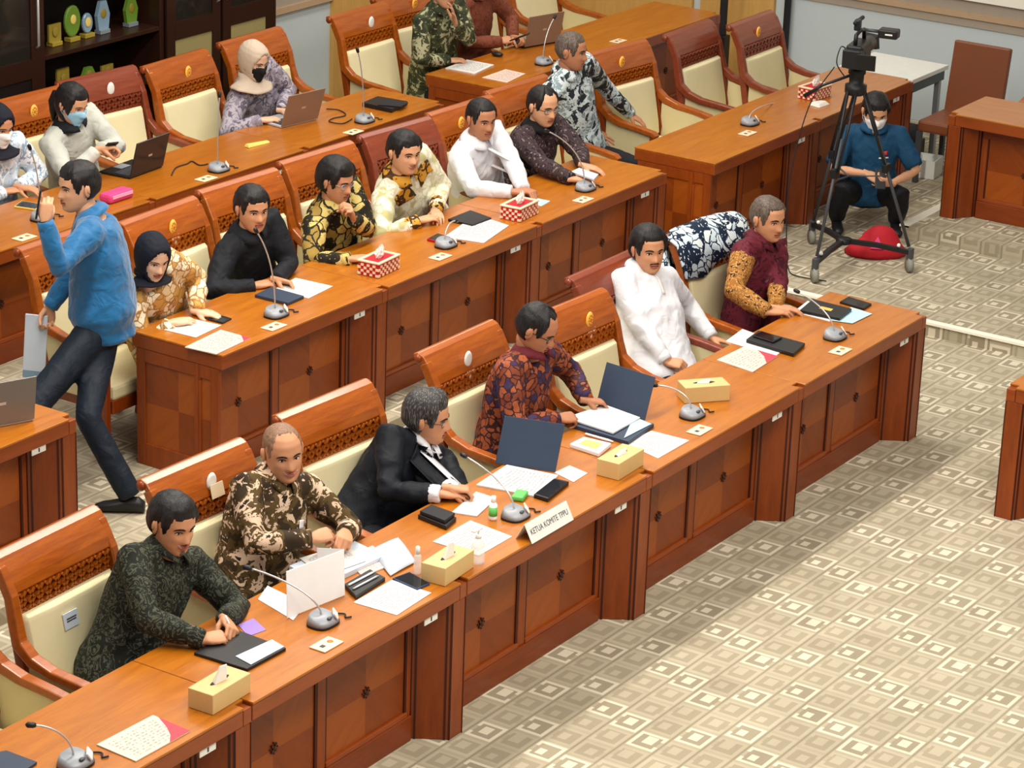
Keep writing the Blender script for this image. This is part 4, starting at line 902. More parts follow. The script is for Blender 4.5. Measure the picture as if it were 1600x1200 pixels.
r, i_ = person('woman in beige headscarf and black mask typing on laptop', atY(396, 95, 5.22), (0.78, 5.42), Z2, hy=-4, hp=16, ty=-6, shirt='batik_mauve', skin='skin_d', hijab='scarf_beige', drape=.6, mask='mask_black', female=True, sw=.94, hs=.97,
    rh=(Tp(408, 188, .03, ZT3), D((.85, -.45, 0)), D((0, -.1, 1)), 'rest', D((-.9, -.1, -.6))), lh=(Tp(440, 172, .04, ZT3), D((.4, -.9, 0)), D((0, -.1, 1)), 'rest', D((1, 0, -.5))))
# rear ---------------------------------------------------------------------------------------
r, i_ = person('man in green batik holding hand to his chin at rear desk', atY(694, -16, 5.12), (2.62, 5.32), Z2, hy=-20, hp=10, ty=-10, shirt='batik_green', skin='skin_a', hair='short', girth=1.05,
    rh=(Tp(700, 95, .03, ZT3), D((.8, -.5, 0)), D((0, -.1, 1)), 'rest', D((-.9, 0, -.8))), lh=(atY(712, 38, 4.96), D((-.45, -.1, .9)), D((.7, -.6, .2)), 'spread', D((.5, -.3, -1))))
r, i_ = person('man in rust coloured batik using a phone at rear desk', atY(748, -36, 5.25), (3.2, 5.40), Z2, hy=0, hp=14, ty=-4, shirt='batik_rust', skin='skin_b', hair='short', girth=1.05,
    rh=(Tp(782, 65, .06, ZT3), D((.85, -.4, .1)), D((-.2, -.4, .9)), 'grip', D((-.9, 0, -.7))), lh=(Tp(802, 58, .07, ZT3), D((-.1, -.9, .1)), D((.3, -.3, .9)), 'grip', D((1, 0, -.5))))
# walking man --------------------------------------------------------------------------------
wd = D((-.52, .854, 0)); ws = D((.854, .52, 0))          # walking direction; his right hand side
hd = atY(122, 292, 3.22); pv = D((hd.x+.06, hd.y-.10, 0)); hipz = Z1+.90
rf = at(205, 776, Z1+.09); rkn = D((rf.x-.08, rf.y+.22, Z1+.50)); lf = rf+wd*.46+ws*-.16; lkn = lf+wd*.10+D((0.0, 0, .42))
hipc = D((pv.x, pv.y, hipz))
r, i_ = person('man in bright blue shirt walking up the aisle with phone raised', hd, (pv.x, pv.y), Z1, hy=-112, hp=4, ty=-140, seatz=.96, shirt='cloth_blue', trousers='trouser_navy', skin='skin_a', hair='short', girth=1.16, coat_len=2, neckpt=hd+D((.03, -.05, -.145)),
    legs=[(hipc+ws*.085, rkn, rf, wd), (hipc-ws*.085, lkn, lf, wd)],
    lh=(atY(70, 345, 3.08), D((.12, .05, 1)), D((-.8, -.6, .1)), 'grip', D((-.5, -.2, -1))), rh=(hipc+wd*.30+ws*.10+D((0, 0, .02)), D((0, .2, -1)), D((.8, .5, 0)), 'grip', D((.4, -.2, -.6))))
WALK = (hd, hipc, i_)
# squatting cameraman ------------------------------------------------------------------------
hd = at(1368, 174, Z1+.86); pv = D((hd.x+.10, hd.y+.06, 0)); hc = D((pv.x, pv.y, Z1+.24)); fd = D((-.84, -.54, 0)); sd = D((-.54, .84, 0))   # fd towards the balcony; sd his right
kr = hc+fd*.36+sd*.22+D((0, 0, .10)); kl = hc+fd*.36-sd*.20+D((0, 0, .08))
r, i_ = person('cameraman in dark blue short sleeved shirt squatting with a phone', hd, (pv.x, pv.y), Z1, hy=-50, hp=22, ty=-57, seatz=.24, shirt='cloth_teal', skin='skin_a', hair='short', mask='mask_white', short=True, girth=1.06,
    legs=[(hc+sd*.09, kr, D((kr.x, kr.y, Z1+.09))-fd*.22, fd), (hc-sd*.09, kl, D((kl.x, kl.y, Z1+.09))-fd*.22, fd)],
    rh=(hd+fd*.20+sd*.05+D((0, 0, -.40)), fd*.3-sd*.8+D((0, 0, -.3)), fd*.6+D((0, 0, .7)), 'pinch', sd*1.0+D((0, 0, -.4))), lh=(hd+fd*.22-sd*.12+D((0, 0, -.46)), sd*.8+fd*.3+D((0, 0, .2)), fd*.8-D((0, 0, .4)), 'grip', -sd*1.0+D((0, 0, -.6))))
CAMMAN = (hd, fd, sd, i_)
chest_patch(r, i_, 'chest_print', 'red_print', ([(.05, .13), (.05, .16)], [(.10, .13), (.10, .16)]), .006, 4)
chest_patch(r, i_, 'chest_lettering', 'white_label', ([(.04, .175), (.04, .185)], [(.11, .175), (.11, .185)]), .006, 3)
# ------------------------------------------------------------------ things on the desks
def spline(q, sub=6):
    q = [Vector(p) for p in q]; sm = []
    for i in range(len(q)-1):
        p0, p1, p2, p3 = q[max(i-1, 0)], q[i], q[i+1], q[min(i+2, len(q)-1)]
        for k in range(sub):
            t = k/sub; sm.append(.5*((2*p1)+(p2-p0)*t+(2*p0-5*p1+4*p2-p3)*t*t+(3*p1-p0-3*p2+p3)*t**3))
    return sm+[q[-1]]
def slab(name, label, cat, pts, z, t, mat, group=None, bevel=0.0, sidemat=None):
    """flat thing of thickness t lying at height z; pts = four points seen on its top outline, in order round"""
    q = [at(x, y, z+t) for x, y in pts]; c = sum(q, Vector())/4; c.z = z; q = [p-c for p in q]
    ar = sum(q[i].x*q[(i+1) % 4].y-q[(i+1) % 4].x*q[i].y for i in range(4))
    if ar < 0: q = q[::-1]
    b = MB(); bot = [Vector((p.x, p.y, 0)) for p in q]; top = [Vector((p.x, p.y, t)) for p in q]; b.hexa(bot, top); b.uv[1] = [(0, 0), (1, 0), (1, 1), (0, 1)]
    o = b.build(name, [mat], bevel=bevel); o.location = c; tag(o, label, cat, group); o['_c'] = 0; del o['_c']; return o, c, top
def inset(q, f0, f1, g0, g1, z):
    def P(u, v): return q[0]*(1-u)*(1-v)+q[1]*u*(1-v)+q[2]*u*v+q[3]*(1-u)*v
    return [Vector((p.x, p.y, z)) for p in (P(f0, g0), P(f1, g0), P(f1, g1), P(f0, g1))]
def sheet(label, pts, z, mat='paper_print', name='paper_sheet', cat='paper', group='papers on the desks', t=.002): return slab(name, label, cat, pts, z+.0008, t, mat, group)
def notebook(label, pts, z, t=.016, mat='black', name='notebook', cat='notebook', group='notebooks and folders'):
    o, c, top = slab(name, label, cat, pts, z+.0008, t, mat, group, .002)
    b = MB(); b.hexa(inset(top, .03, 1.012, .05, .95, t*.22), inset(top, .03, 1.012, .05, .95, t*.78)); b.build('pages', 'paper_white', o)
    return o, c, top
def mic(label, base, head, tz, dy=.14, yaw=0.0):
    p = at(base[0], base[1], tz+.02); p.z = tz; root = thing('gooseneck_microphone', label, 'microphone', p, R(yaw), 'gooseneck microphones')
    b = MB(); rr = []
    for z, r, sh in ((0.0, 1.0, 0), (.012, 1.0, 0), (.034, .82, .006), (.042, .70, .008)): rr.append([Vector((.074*r*math.copysign(abs(math.cos(q*2*math.pi/20))**.7, math.cos(q*2*math.pi/20)), sh+.058*r*math.copysign(abs(math.sin(q*2*math.pi/20))**.7, math.sin(q*2*math.pi/20)), z+.010*(math.sin(q*2*math.pi/20)) * (1 if z > .02 else 0))) for q in range(20)])
    b.rings(rr[:2]); b.build('base', 'black', root, True)
    b = MB(); b.rings(rr[1:]); b.build('console', 'mic_grey', root, True)
    b = MB(); b.box(-.028, .034, -.004, .002, -.016, .016, 0, Matrix.Translation((.045, -.03, .038)) @ Matrix.Rotation(R(40), 4, 'Z') @ Matrix.Rotation(R(-35), 4, 'X')); lb = b.build('number_label', 'white_label', root)
    b = MB(); b.ell((.0, -.034, .036), (.016, .010, .006), 0, 10, 6); b.build('button', 'dark_grey', root, True)
    h = atY(head[0], head[1], p.y+dy); h = rotz(-R(yaw)) @ (h-p); s = Vector((.0, .01, .036)); c1 = Vector((0, .012, max(.12, h.z*.55))); c2 = h.lerp(c1, .45)+Vector((0, 0, .02)); pts = []
    for k in range(13):
        t = k/12; pts.append(s*(1-t)**3+c1*3*t*(1-t)**2+c2*3*t*t*(1-t)+h*t**3)
    b = MB(); b.tube(pts, .0042, 7); b.build('gooseneck', 'steel', root, True)
    d = (pts[-1]-pts[-2]).normalized(); b = MB(); b.tube([h-d*.01, h, h+d*.022, h+d*.03], [.008, .0115, .0115, .004], 10); b.build('capsule', 'black', root, True)
    b = MB(); b.tube(spline([(.06, .0, .012), (.10, .012, .007), (.125, -.02, .006), (.10, -.045, .006), (.12, -.06, .006)], 4), .004, 6); b.build('cable', 'black_soft', root, True)
    return root
def outlet(label, px, tz, yaw=0):
    p = at(px[0], px[1], tz+.004); p.z = tz; root = thing('desk_outlet', label, 'outlet', p, R(yaw), 'cream outlet plates set on the desks')
    b = MB(); b.box(-.066, .066, -.042, .042, .0006, .007); b.build('plate', 'plate_cream', root, bevel=.003)
    b = MB(); b.box(-.040, -.018, -.012, .008, .007, .0085); b.build('data_port', 'ink', root)
    b = MB(); b.lathe([(.014, .007), (.014, .0082), (.010, .0084)], (.028, .002, 0)); b.build('button', 'gold_dark', root, True); return root
def tissue(b, c, s=1.0):
    n = 9; rr = []; c = Vector(c)
    for k, (z, r) in enumerate(((0, .020), (.018, .030), (.040, .026), (.056, .018), (.070, .004))): rr.append([c+Vector((r*s*(1+.35*math.sin(2.3*q+k*.9))*math.cos(q*2*math.pi/n)*1.3+.006*k, r*s*(1+.3*math.cos(1.7*q+k))*math.sin(q*2*math.pi/n)*.55, z*s+.010*math.sin(q*2.1+k)*(k > 0))) for q in range(n)])
    b.rings(rr)
def wood_box(label, px, tz, yaw=0, flat=False):
    p = at(px[0], px[1], tz+.09); p.z = tz; root = thing('tissue_box', label, 'tissue box', p, R(yaw), 'plain wooden tissue boxes')
    b = MB(); b.box(-.125, .125, -.062, .062, .001, .088); b.build('case', 'box_wood', root, bevel=.003)
    b = MB(); b.rings([[Vector((.06*r*math.cos(q*2*math.pi/20), .014*r*math.sin(q*2*math.pi/20), .0885+dz)) for q in range(20)] for r, dz in ((1, 0), (.98, .0008))]); b.build('slot', 'black_soft', root)
    b = MB(); b.hexa([Vector(v) for v in ((-.045, -.012, .089), (.02, -.02, .089), (.03, .008, .089), (-.03, .012, .089))], [Vector(v) for v in ((.0, -.006, .150 if not flat else .108), (.035, -.01, .145 if not flat else .112), (.04, -.004, .145 if not flat else .11), (.0, .0, .150 if not flat else .106))]); b.build('tissue', 'tissue', root); return root
def woven_box(label, px, tz, yaw=0):
    p = at(px[0], px[1], tz+.09); p.z = tz; root = thing('woven_tissue_box', label, 'tissue box', p, R(yaw), 'red and white woven tissue boxes')
    b = MB(); b.box(-.112, .112, -.068, .068, .001, .082); cs = b.build('case', 'red_cloth', root)
    b = MB()
    for row in range(4):
        z = .012+row*.018
        for k in range(11):
            if (k+row) % 2: continue
            x = -.106+k*.0212; b.box(x-.0095, x+.0095, -.0735, -.067, z-.007, z+.007); b.box(x-.0095, x+.0095, .067, .0735, z-.007, z+.007)
        for k in range(7):
            if (k+row) % 2: continue
            y = -.06+k*.02; b.box(-.1175, -.111, y-.009, y+.009, z-.007, z+.007); b.box(.111, .1175, y-.009, y+.009, z-.007, z+.007)
    tag(b.build('wicker_weave', 'plate_cream', root), kind='stuff')
    b = MB()
    for x0, x1, y0, y1 in ((-.118, .118, -.076, -.056), (-.118, .118, .056, .076), (-.118, -.096, -.056, .056), (.096, .118, -.056, .056)): b.box(x0, x1, y0, y1, .080, .092)
    b.build('rim', 'plate_cream', root, bevel=.004)
    b = MB(); tissue(b, (0, 0, .083), 1.0); b.build('tissue', 'tissue', root); return root
def laptop(label, loc, yaw, body, lid, open_deg=105, wd=.34, dp=.235, group='laptops'):
    root = thing('laptop', label, 'laptop', loc, R(yaw), group)      # user sits at +Y, screen opens on the -Y side
    b = MB(); b.box(-wd/2, wd/2, -dp/2, dp/2, .002, .016); bs = b.build('base', body, root, bevel=.003)
    b = MB(); b.box(-wd/2+.02, wd/2-.02, -dp/2+.02, .02, .016, .018); b.build('keyboard', 'keys', bs)
    b = MB(); b.box(-.05, .05, .035, dp/2-.012, .016, .0168); b.build('trackpad', 'mic_grey', bs)
    m = Matrix.Translation((0, -dp/2, .014)) @ Matrix.Rotation(R(open_deg-90), 4, 'X')
    b = MB(); b.box(-wd/2, wd/2, -.008, 0, 0, dp, 0, m); sc = b.build('lid', lid, root, bevel=.002)
    b = MB(); b.box(-wd/2+.01, wd/2-.01, .0, .0012, .012, dp-.01, 0, m); b.build('screen', 'screen_dark', sc)
    b = MB(); b.box(-.018, .018, -.0092, -.008, dp*.47, dp*.53, 0, m); b.build('logo_mark', 'steel', sc); return root
def phone(label, pts, z, mat, t=.009, group='phones'):
    o, c, top = slab('phone', label, 'phone', pts, z+.0008, t, mat, group, .002)
    b = MB(); b.hexa(inset(top, .06, .94, .04, .96, t), inset(top, .06, .94, .04, .96, t+.0008)); b.build('screen', 'lens', o); return o
def booklet(label, pts, z, mat, swoosh):
    o, c, top = sheet(label, pts, z, mat, 'booklet', 'booklet', 'printed booklets', .005)
    b = MB(); poly = [inset(top, u, u, v, v, .0051)[0] for u, v in swoosh]; b.hexa(poly, [p+Vector((0, 0, .0006)) for p in poly]); b.build('printed_swoosh', 'red_print', o); return o
def standing(name, label, cat, bl, br, tz, hgt, mat, lean=(0, 0), group=None, t=.006, inner=None):
    a, c = at(bl[0], bl[1], tz+.002), at(br[0], br[1], tz+.002); o_ = (a+c)/2; o_.z = tz+.002; d = Vector((lean[0], lean[1], hgt)); u = (c-a); n = u.cross(d).normalized()*t
    b = MB(); A, Cc = a-o_, c-o_; A.z = Cc.z = 0; b.hexa([A, Cc, Cc+n, A+n], [A+d, Cc+d, Cc+d+n, A+d+n]); o = b.build(name, mat, bevel=.0015); o.location = o_; tag(o, label, cat, group); return o, A, Cc, d, n, o_

# microphones and outlets
for lb, bs, hd_, tz, dy in [('microphone at the bottom left edge with curved neck', (118, 1188), (52, 1133), ZT1, .10), ('microphone in front of the white standing binder', (505, 968), (390, 888), ZT1, .30), ('microphone beside the lettered name plate', (806, 802), (727, 713), ZT1, .30),
        ('microphone between wooden tissue box and papers at the fourth front desk', (1082, 645), (1025, 602), ZT1, .20), ('microphone at the far right end of the front row', (1305, 523), (1247, 456), ZT1, .25), ('microphone with tall neck in front of the man in black shirt', (432, 488), (401, 362), ZT2, .02),
        ('microphone beside the red phone', (697, 380), (712, 345), ZT2, .05), ('microphone held by the man in dark batik', (915, 292), (856, 205), ZT2, .14), ('microphone with upright neck beside black laptop in third row', (342, 262), (343, 150), ZT3, .02),
        ('microphone with upright neck near the wall-side end of third row', (570, 186), (559, 80), ZT3, .02), ('microphone near the yellow phone', (66, 338), (47, 232), ZT3, .02), ('microphone on the empty aisle desk, neck lying low', (1172, 190), (1230, 160), ZT2, .25), ('microphone in front of dark laptop on rear desk', (850, 96), (866, 28), ZT3, .02)]:
    mic(lb, bs, hd_, tz, dy)
for lb, px, tz in [('outlet plate below the microphone of the white binder', (510, 1007), ZT1), ('outlet plate touching the lettered name plate', (838, 826), ZT1), ('outlet plate near the fourth front desk microphone', (1093, 672), ZT1), ('outlet plate at the far right end of front row', (1313, 548), ZT1),
        ('outlet plate beside the tall necked microphone of second row', (428, 510), ZT2), ('outlet plate between the woven box and red phone', (688, 401), ZT2), ('outlet plate at the right end of second row', (911, 312), ZT2), ('outlet plate beside microphone of black laptop desk', (322, 279), ZT3), ('outlet plate at the wall-side end of third row', (552, 206), ZT3),
        ('outlet plate on the third row beside the walking man', (38, 371), ZT3), ('outlet plate on the empty aisle desk', (1168, 208), ZT2), ('outlet plate on the bare rear desk', (966, 64), ZT3)]: outlet(lb, px, tz)
# tissue boxes
wood_box('wooden tissue box next to the booklet at the bottom left', (343, 1062), ZT1, 2); wood_box('wooden tissue box between spray bottle and pump bottle', (700, 868), ZT1, 4); wood_box('wooden tissue box beside the white packet on the middle desk', (970, 708), ZT1, 2, True); wood_box('wooden tissue box nearest the man in white shirt', (1100, 597), ZT1, -40, True)
woven_box('woven tissue box in front of chin-resting man', (592, 401), ZT2, 4); woven_box('woven tissue box in front of the clean shaven white shirt man', (812, 316), ZT2, 4); woven_box('woven tissue box on the empty desk near the tripod', (1274, 133), ZT2, -4)
b = MB(); b.hexa([Vector(v) for v in ((-.08, -.05, 0), (.07, -.06, 0), (.09, .03, 0), (-.05, .06, 0))], [Vector(v) for v in ((-.05, -.03, .02), (.05, -.03, .028), (.06, .02, .02), (-.03, .03, .03))]); o = b.build('crumpled_tissue', 'tissue', bevel=.006); o.location = at(1279, 164, ZT2); tag(o, 'crumpled white tissue in front of the far woven box', 'tissue')
# front row papers and books, left to right
booklet('cream booklet with red swoosh near the bottom left tissue box', [(151, 1163), (239, 1117), (297, 1142), (212, 1189)], ZT1, 'paper_cream', [(.62, .0), (1.0, .0), (1.0, .85), (.88, .45), (.76, .18)])
notebook('dark blue folder cut by the bottom left corner', [(-30, 1180), (10, 1172), (58, 1190), (20, 1216)], ZT1, .012, 'navy_folder', 'folder', 'folder')
notebook('black document case under the hands of smiling man in dark green', [(303, 1019), (372, 984), (447, 1012), (386, 1045)], ZT1, .014, 'black', 'document_case', 'folder')
sheet('white sheet lying on the black document case', [(368, 1025), (425, 999), (444, 1010), (392, 1038)], ZT1+.015, 'paper_blue')
sheet('purple printed leaflet behind the black document case', [(372, 976), (396, 966), (416, 984), (388, 994)], ZT1, 'purple_print', 'leaflet', 'leaflet')
sheet('sheet under the standing white binder', [(403, 936), (418, 915), (478, 944), (458, 969)], ZT1, 'paper_white')
o, A, Cc, d, n, oo = standing('ring_binder', 'white ring binder standing open beside the microphone', 'binder', (448, 966), (538, 930), ZT1, .20, 'white_plastic', (.03, .03), t=.004)
b = MB(); bk = Vector((-.02, .13, 0)); b.hexa([Cc, Cc+bk, Cc+bk+n, Cc+n], [Cc+d, Cc+bk+d*.9, Cc+bk+d*.9+n, Cc+d+n]); b.build('cover', 'white_plastic', o)
sheet('fanned pile of papers in front of bald man', [(452, 884), (548, 842), (600, 868), (506, 912)], ZT1, 'paper_blue', t=.022, name='paper_stack')
sheet('loose sheet on top of the fanned pile', [(468, 872), (540, 850), (572, 876), (505, 900)], ZT1+.025, 'paper_print')
sheet('sheet with pink strip beside the fanned pile', [(540, 872), (582, 852), (618, 880), (566, 900)], ZT1, 'paper_pink', t=.006)
b = MB(); n_ = 8; V = []
for i in range(n_):
    for j in range(n_):
        u, v = i/(n_-1), j/(n_-1); p = at(578, 862, ZT1)*(1-u)*(1-v)+at(622, 842, ZT1)*u*(1-v)+at(650, 880, ZT1)*u*v+at(610, 902, ZT1)*(1-u)*v; V.append(p+Vector((0, 0, .006+.05*math.sin(u*3.0)*math.sin(v*2.6+.3)**2)))
c = sum(V, Vector())/len(V); c.z = ZT1; b.faces([p-c for p in V], [(i*n_+j, (i+1)*n_+j, (i+1)*n_+j+1, i*n_+j+1) for i in range(n_-1) for j in range(n_-1)]); o = b.build('curled_sheet', 'paper_blue', smooth=True); o.location = c; m = o.modifiers.new('s', 'SOLIDIFY'); m.thickness = .002; tag(o, 'large curled pale sheet left of the spray bottle', 'paper', 'papers on the desks')
notebook('black notebook with pens before the fanned papers', [(538, 912), (578, 889), (602, 902), (556, 931)], ZT1, .02)
for k, (a_, c_) in enumerate((((545, 914), (585, 893)), ((552, 920), (592, 899)))):
    p, q = at(*a_, ZT1+.026), at(*c_, ZT1+.026); b = MB(); b.tube([Vector(), (q-p)*.9, q-p], [.005, .005, .002], 8); o = b.build('pen', ['white_plastic', 'steel'][k], smooth=True); o.location = p; tag(o, ['white pen on the black notebook', 'silver pen on the black notebook'][k], 'pen', 'pens')
p, q = at(352, 962, ZT1+.10), at(362, 984, ZT1+.03); b = MB(); b.tube([Vector(), (q-p)*.9, q-p], [.005, .005, .002], 8); o = b.build('pen', 'white_plastic', smooth=True); o.location = p; tag(o, 'white pen held by the smiling man in dark green', 'pen', 'pens')
sheet('printed schedule sheet beside the blue phone', [(552, 941), (612, 906), (674, 926), (620, 961)], ZT1)
phone('dark blue phone lying face up by printed schedule sheet', [(613, 903), (640, 893), (672, 911), (652, 920)], ZT1, 'blue_phone')
def bottle(name, label, px, tz, parts, cat='bottle'):
    p = at(px[0], px[1], tz); root = thing(name, label, cat, p, 0, 'bottles on the front desks')
    for nm, mat, prof in parts: b = MB(); b.lathe(prof); b.build(nm, mat, root, True)
    return root
o = bottle('spray_bottle', 'slim white spray bottle left of the tissue box', (652, 896), ZT1, [('body', 'clear_plastic', [(.016, .001), (.017, .01), (.017, .085), (.009, .095)]), ('cap', 'white_plastic', [(.010, .0955), (.010, .128), (.006, .132)])])
o = bottle('pump_bottle', 'clear pump bottle right of the tissue box', (746, 879), ZT1, [('body', 'clear_plastic', [(.030, .001), (.032, .012), (.032, .085), (.024, .108), (.012, .12)]), ('collar', 'white_plastic', [(.014, .1205), (.014, .138), (.006, .14)]), ('stem', 'white_plastic', [(.005, .1405), (.005, .158)])])
b = MB(); b.box(-.045, .018, -.011, .011, .1585, .17); b.build('pump_head', 'white_plastic', o, bevel=.003)
o = bottle('sanitizer_bottle', 'small green labelled bottle before the suited man', (770, 812), ZT1, [('body', 'white_plastic', [(.018, .001), (.020, .01), (.020, .075), (.010, .09)]), ('label', 'green_print', [(.0206, .022), (.0206, .066)]), ('cap', 'white_plastic', [(.012, .0905), (.012, .118), (.004, .12)])])
sheet('white sheet with text left of the pump bottle desk seam', [(676, 846), (735, 813), (800, 838), (748, 868)], ZT1)
notebook('lower of two stacked black wallets near the suited man', [(653, 804), (672, 791), (713, 808), (697, 822)], ZT1, .022, 'black', 'wallet', 'wallet'); notebook('upper of two stacked black wallets near the suited man', [(656, 798), (674, 788), (711, 801), (695, 813)], ZT1+.024, .016, 'black_soft', 'wallet', 'wallet')
sheet('sheet under the hands of the suited man', [(706, 800), (744, 768), (775, 778), (745, 806)], ZT1, 'paper_white', t=.006)
b = MB(); b.box(-.05, .05, -.03, .03, 0, .025); o = b.build('wipes_pack', 'green_print', bevel=.008); o.location = at(812, 778, ZT1+.001); o.rotation_euler = (0, 0, .3); tag(o, 'small green wipes pack behind the name plate microphone', 'packet')
sheet('open printed pages before the left navy folder cover', [(744, 757), (792, 726), (872, 742), (842, 776)], ZT1, t=.008)
phone('black phone with white case right of the open pages', [(834, 772), (866, 747), (889, 752), (856, 779)], ZT1, 'black', .02)
standing('folder_cover', 'left of two dark navy folder covers standing upright', 'folder', (774, 724), (868, 738), ZT1, .215, 'navy_folder', (.10, .02), 'navy folders standing open', .005)
sheet('small printed sheet right of the left navy folder', [(866, 738), (890, 727), (918, 739), (896, 753)], ZT1)
# name plate
a, c = at(821, 846, ZT1+.001), at(886, 808, ZT1+.001); root = thing('name_plate', 'white tent card lettered KETUA KOMITE TPPU on the front desk edge', 'name plate', (a+c)/2); u = (c-a); L_ = u.length; ang = math.atan2(u.y, u.x); root.rotation_euler = (0, 0, ang)
m = Matrix.Rotation(R(-28), 4, 'X'); b = MB(); b.box(-L_/2, L_/2, -.002, 0, 0, .095, 0, Matrix.Translation((0, -.035, -.004)) @ m); pl = b.build('front_leaf', 'white_label', root)
b = MB(); b.box(-L_/2, L_/2, 0, .002, 0, .095, 0, Matrix.Translation((0, .054, -.004)) @ Matrix.Rotation(R(28), 4, 'X')); b.build('back_leaf', 'white_label', root)
tcv = bpy.data.curves.new('lettering', 'FONT'); tcv.body = 'KETUA KOMITE TPPU'; tcv.size = .034; tcv.align_x = 'CENTER'; tcv.align_y = 'CENTER'; tcv.extrude = .0004; to = bpy.data.objects.new('tmp', tcv); COL.objects.link(to)
me = bpy.data.meshes.new_from_object(to.evaluated_get(bpy.context.evaluated_depsgraph_get())); bpy.data.objects.remove(to)
wx = max(v.co.x for v in me.vertices)-min(v.co.x for v in me.vertices); k_ = L_*.88/wx; T_ = Matrix.Translation((0, -.035, -.004)) @ m @ Matrix.Translation((0, -.0026, .048)) @ Matrix.Rotation(R(90), 4, 'X') @ Matrix.Diagonal((k_, 1.15, 1, 1)); me.transform(T_); link('lettering', me, 'ink', pl)
# middle and right of the front row
o, c_, top = slab('paper_packet', 'small white packet with yellow print beside the tissue box', 'packet', [(890, 693), (912, 682), (955, 692), (936, 708)], ZT1, .022, 'white_plastic', None, .004)
b = MB(); b.hexa(inset(top, .2, .8, .2, .8, .022), inset(top, .2, .8, .2, .8, .0228)); b.build('print', 'yellow', o)
p, q = at(915, 678, ZT1+.008), at(958, 690, ZT1+.008); b = MB(); b.tube([Vector(), (q-p)*.8, q-p], [.007, .007, .004], 8); o = b.build('marker_pen', 'white_plastic', smooth=True); o.location = p; tag(o, 'white marker pen behind the small white packet', 'pen', 'pens')
notebook('stack of papers in dark clip folder being read', [(896, 664), (950, 640), (1022, 662), (982, 690)], ZT1, .02, 'navy_folder', 'clip_folder', 'folder')
sheet('top sheets held by the man in orange brown batik', [(884, 652), (945, 632), (1000, 652), (958, 676)], ZT1+.024, 'paper_white', t=.008)
sheet('pale blue page peeking out of the clip folder', [(985, 662), (1000, 655), (1018, 662), (975, 684)], ZT1+.0225, 'light_blue')
sheet('printed sheet at the desk edge beside middle tissue box', [(975, 692), (1018, 673), (1077, 688), (1028, 716)], ZT1)
standing('folder_cover', 'right of two dark navy folder covers standing upright', 'folder', (932, 632), (1008, 657), ZT1, .195, 'navy_folder', (.12, .02), 'navy folders standing open', .005)
booklet('booklet with red corner in front of the moustached man', [(1120, 562), (1163, 541), (1215, 556), (1176, 581)], ZT1, 'paper_pink', [(.55, .0), (1.0, .0), (1.0, .6), (.8, .25)])
sheet('white page under the left black notebook', [(1134, 533), (1160, 514), (1232, 540), (1212, 556)], ZT1, 'paper_white')
notebook('left black notebook with silver phone at the right front desk', [(1166, 530), (1185, 516), (1258, 536), (1240, 552)], ZT1+.003, .02)
phone('black phone on the left black notebook', [(1176, 524), (1190, 517), (1222, 527), (1208, 534)], ZT1+.024, 'black')
sheet('white pages under the right black notebook', [(1240, 487), (1262, 470), (1318, 492), (1296, 502)], ZT1, 'paper_white')
sheet('pale blue paper beside the right black notebook', [(1296, 500), (1330, 480), (1363, 490), (1332, 505)], ZT1+.003, 'light_blue')
o, c_, top = notebook('right black notebook with gold crest beneath the microphone neck', [(1250, 484), (1270, 467), (1331, 482), (1312, 497)], ZT1+.006, .016)
b = MB(); q = inset(top, .4, .6, .35, .65, .0161); b.hexa(q, [p+Vector((0, 0, .0006)) for p in q]); b.build('gold_crest', 'gold', o)
phone('black tablet phone near the far right desk corner', [(1312, 471), (1326, 463), (1362, 474), (1350, 482)], ZT1, 'black', .012)
# second row
sheet('white sheet under the hand of navy headscarf woman', [(256, 515), (300, 498), (346, 508), (306, 527)], ZT2, 'paper_print'); phone('black phone beside the navy headscarf woman', [(324, 498), (338, 490), (362, 497), (348, 504)], ZT2, 'black')
booklet('pinkish booklet at the left corner of the second row desk', [(289, 542), (345, 515), (391, 528), (338, 553)], ZT2, 'paper_pink', [(.8, .0), (1.0, .0), (1.0, .3)])
sheet('white sheet the man in black writes on', [(430, 451), (462, 434), (520, 447), (482, 466)], ZT2, 'paper_print'); notebook('dark notebook behind the tall necked microphone', [(398, 460), (424, 448), (475, 462), (450, 473)], ZT2, .018, 'navy_folder')
phone('red phone beside the second row microphone', [(667, 373), (684, 364), (704, 370), (688, 378)], ZT2, 'red_phone', .014); sheet('large curled printed sheet right of the red phone', [(694, 370), (744, 335), (795, 352), (756, 379)], ZT2, t=.006); notebook('dark green notebook before the man in cream gold batik', [(700, 342), (735, 328), (768, 340), (738, 351)], ZT2, .016)
sheet('blue and pink leaflet beside the woven box of second row', [(824, 318), (832, 308), (860, 314), (846, 322)], ZT2, 'light_blue', 'leaflet', 'leaflet'); sheet('folded white paper held at the dark batik mans microphone', [(892, 268), (905, 262), (935, 272), (928, 280)], ZT2+.06, 'paper_blue', t=.01)
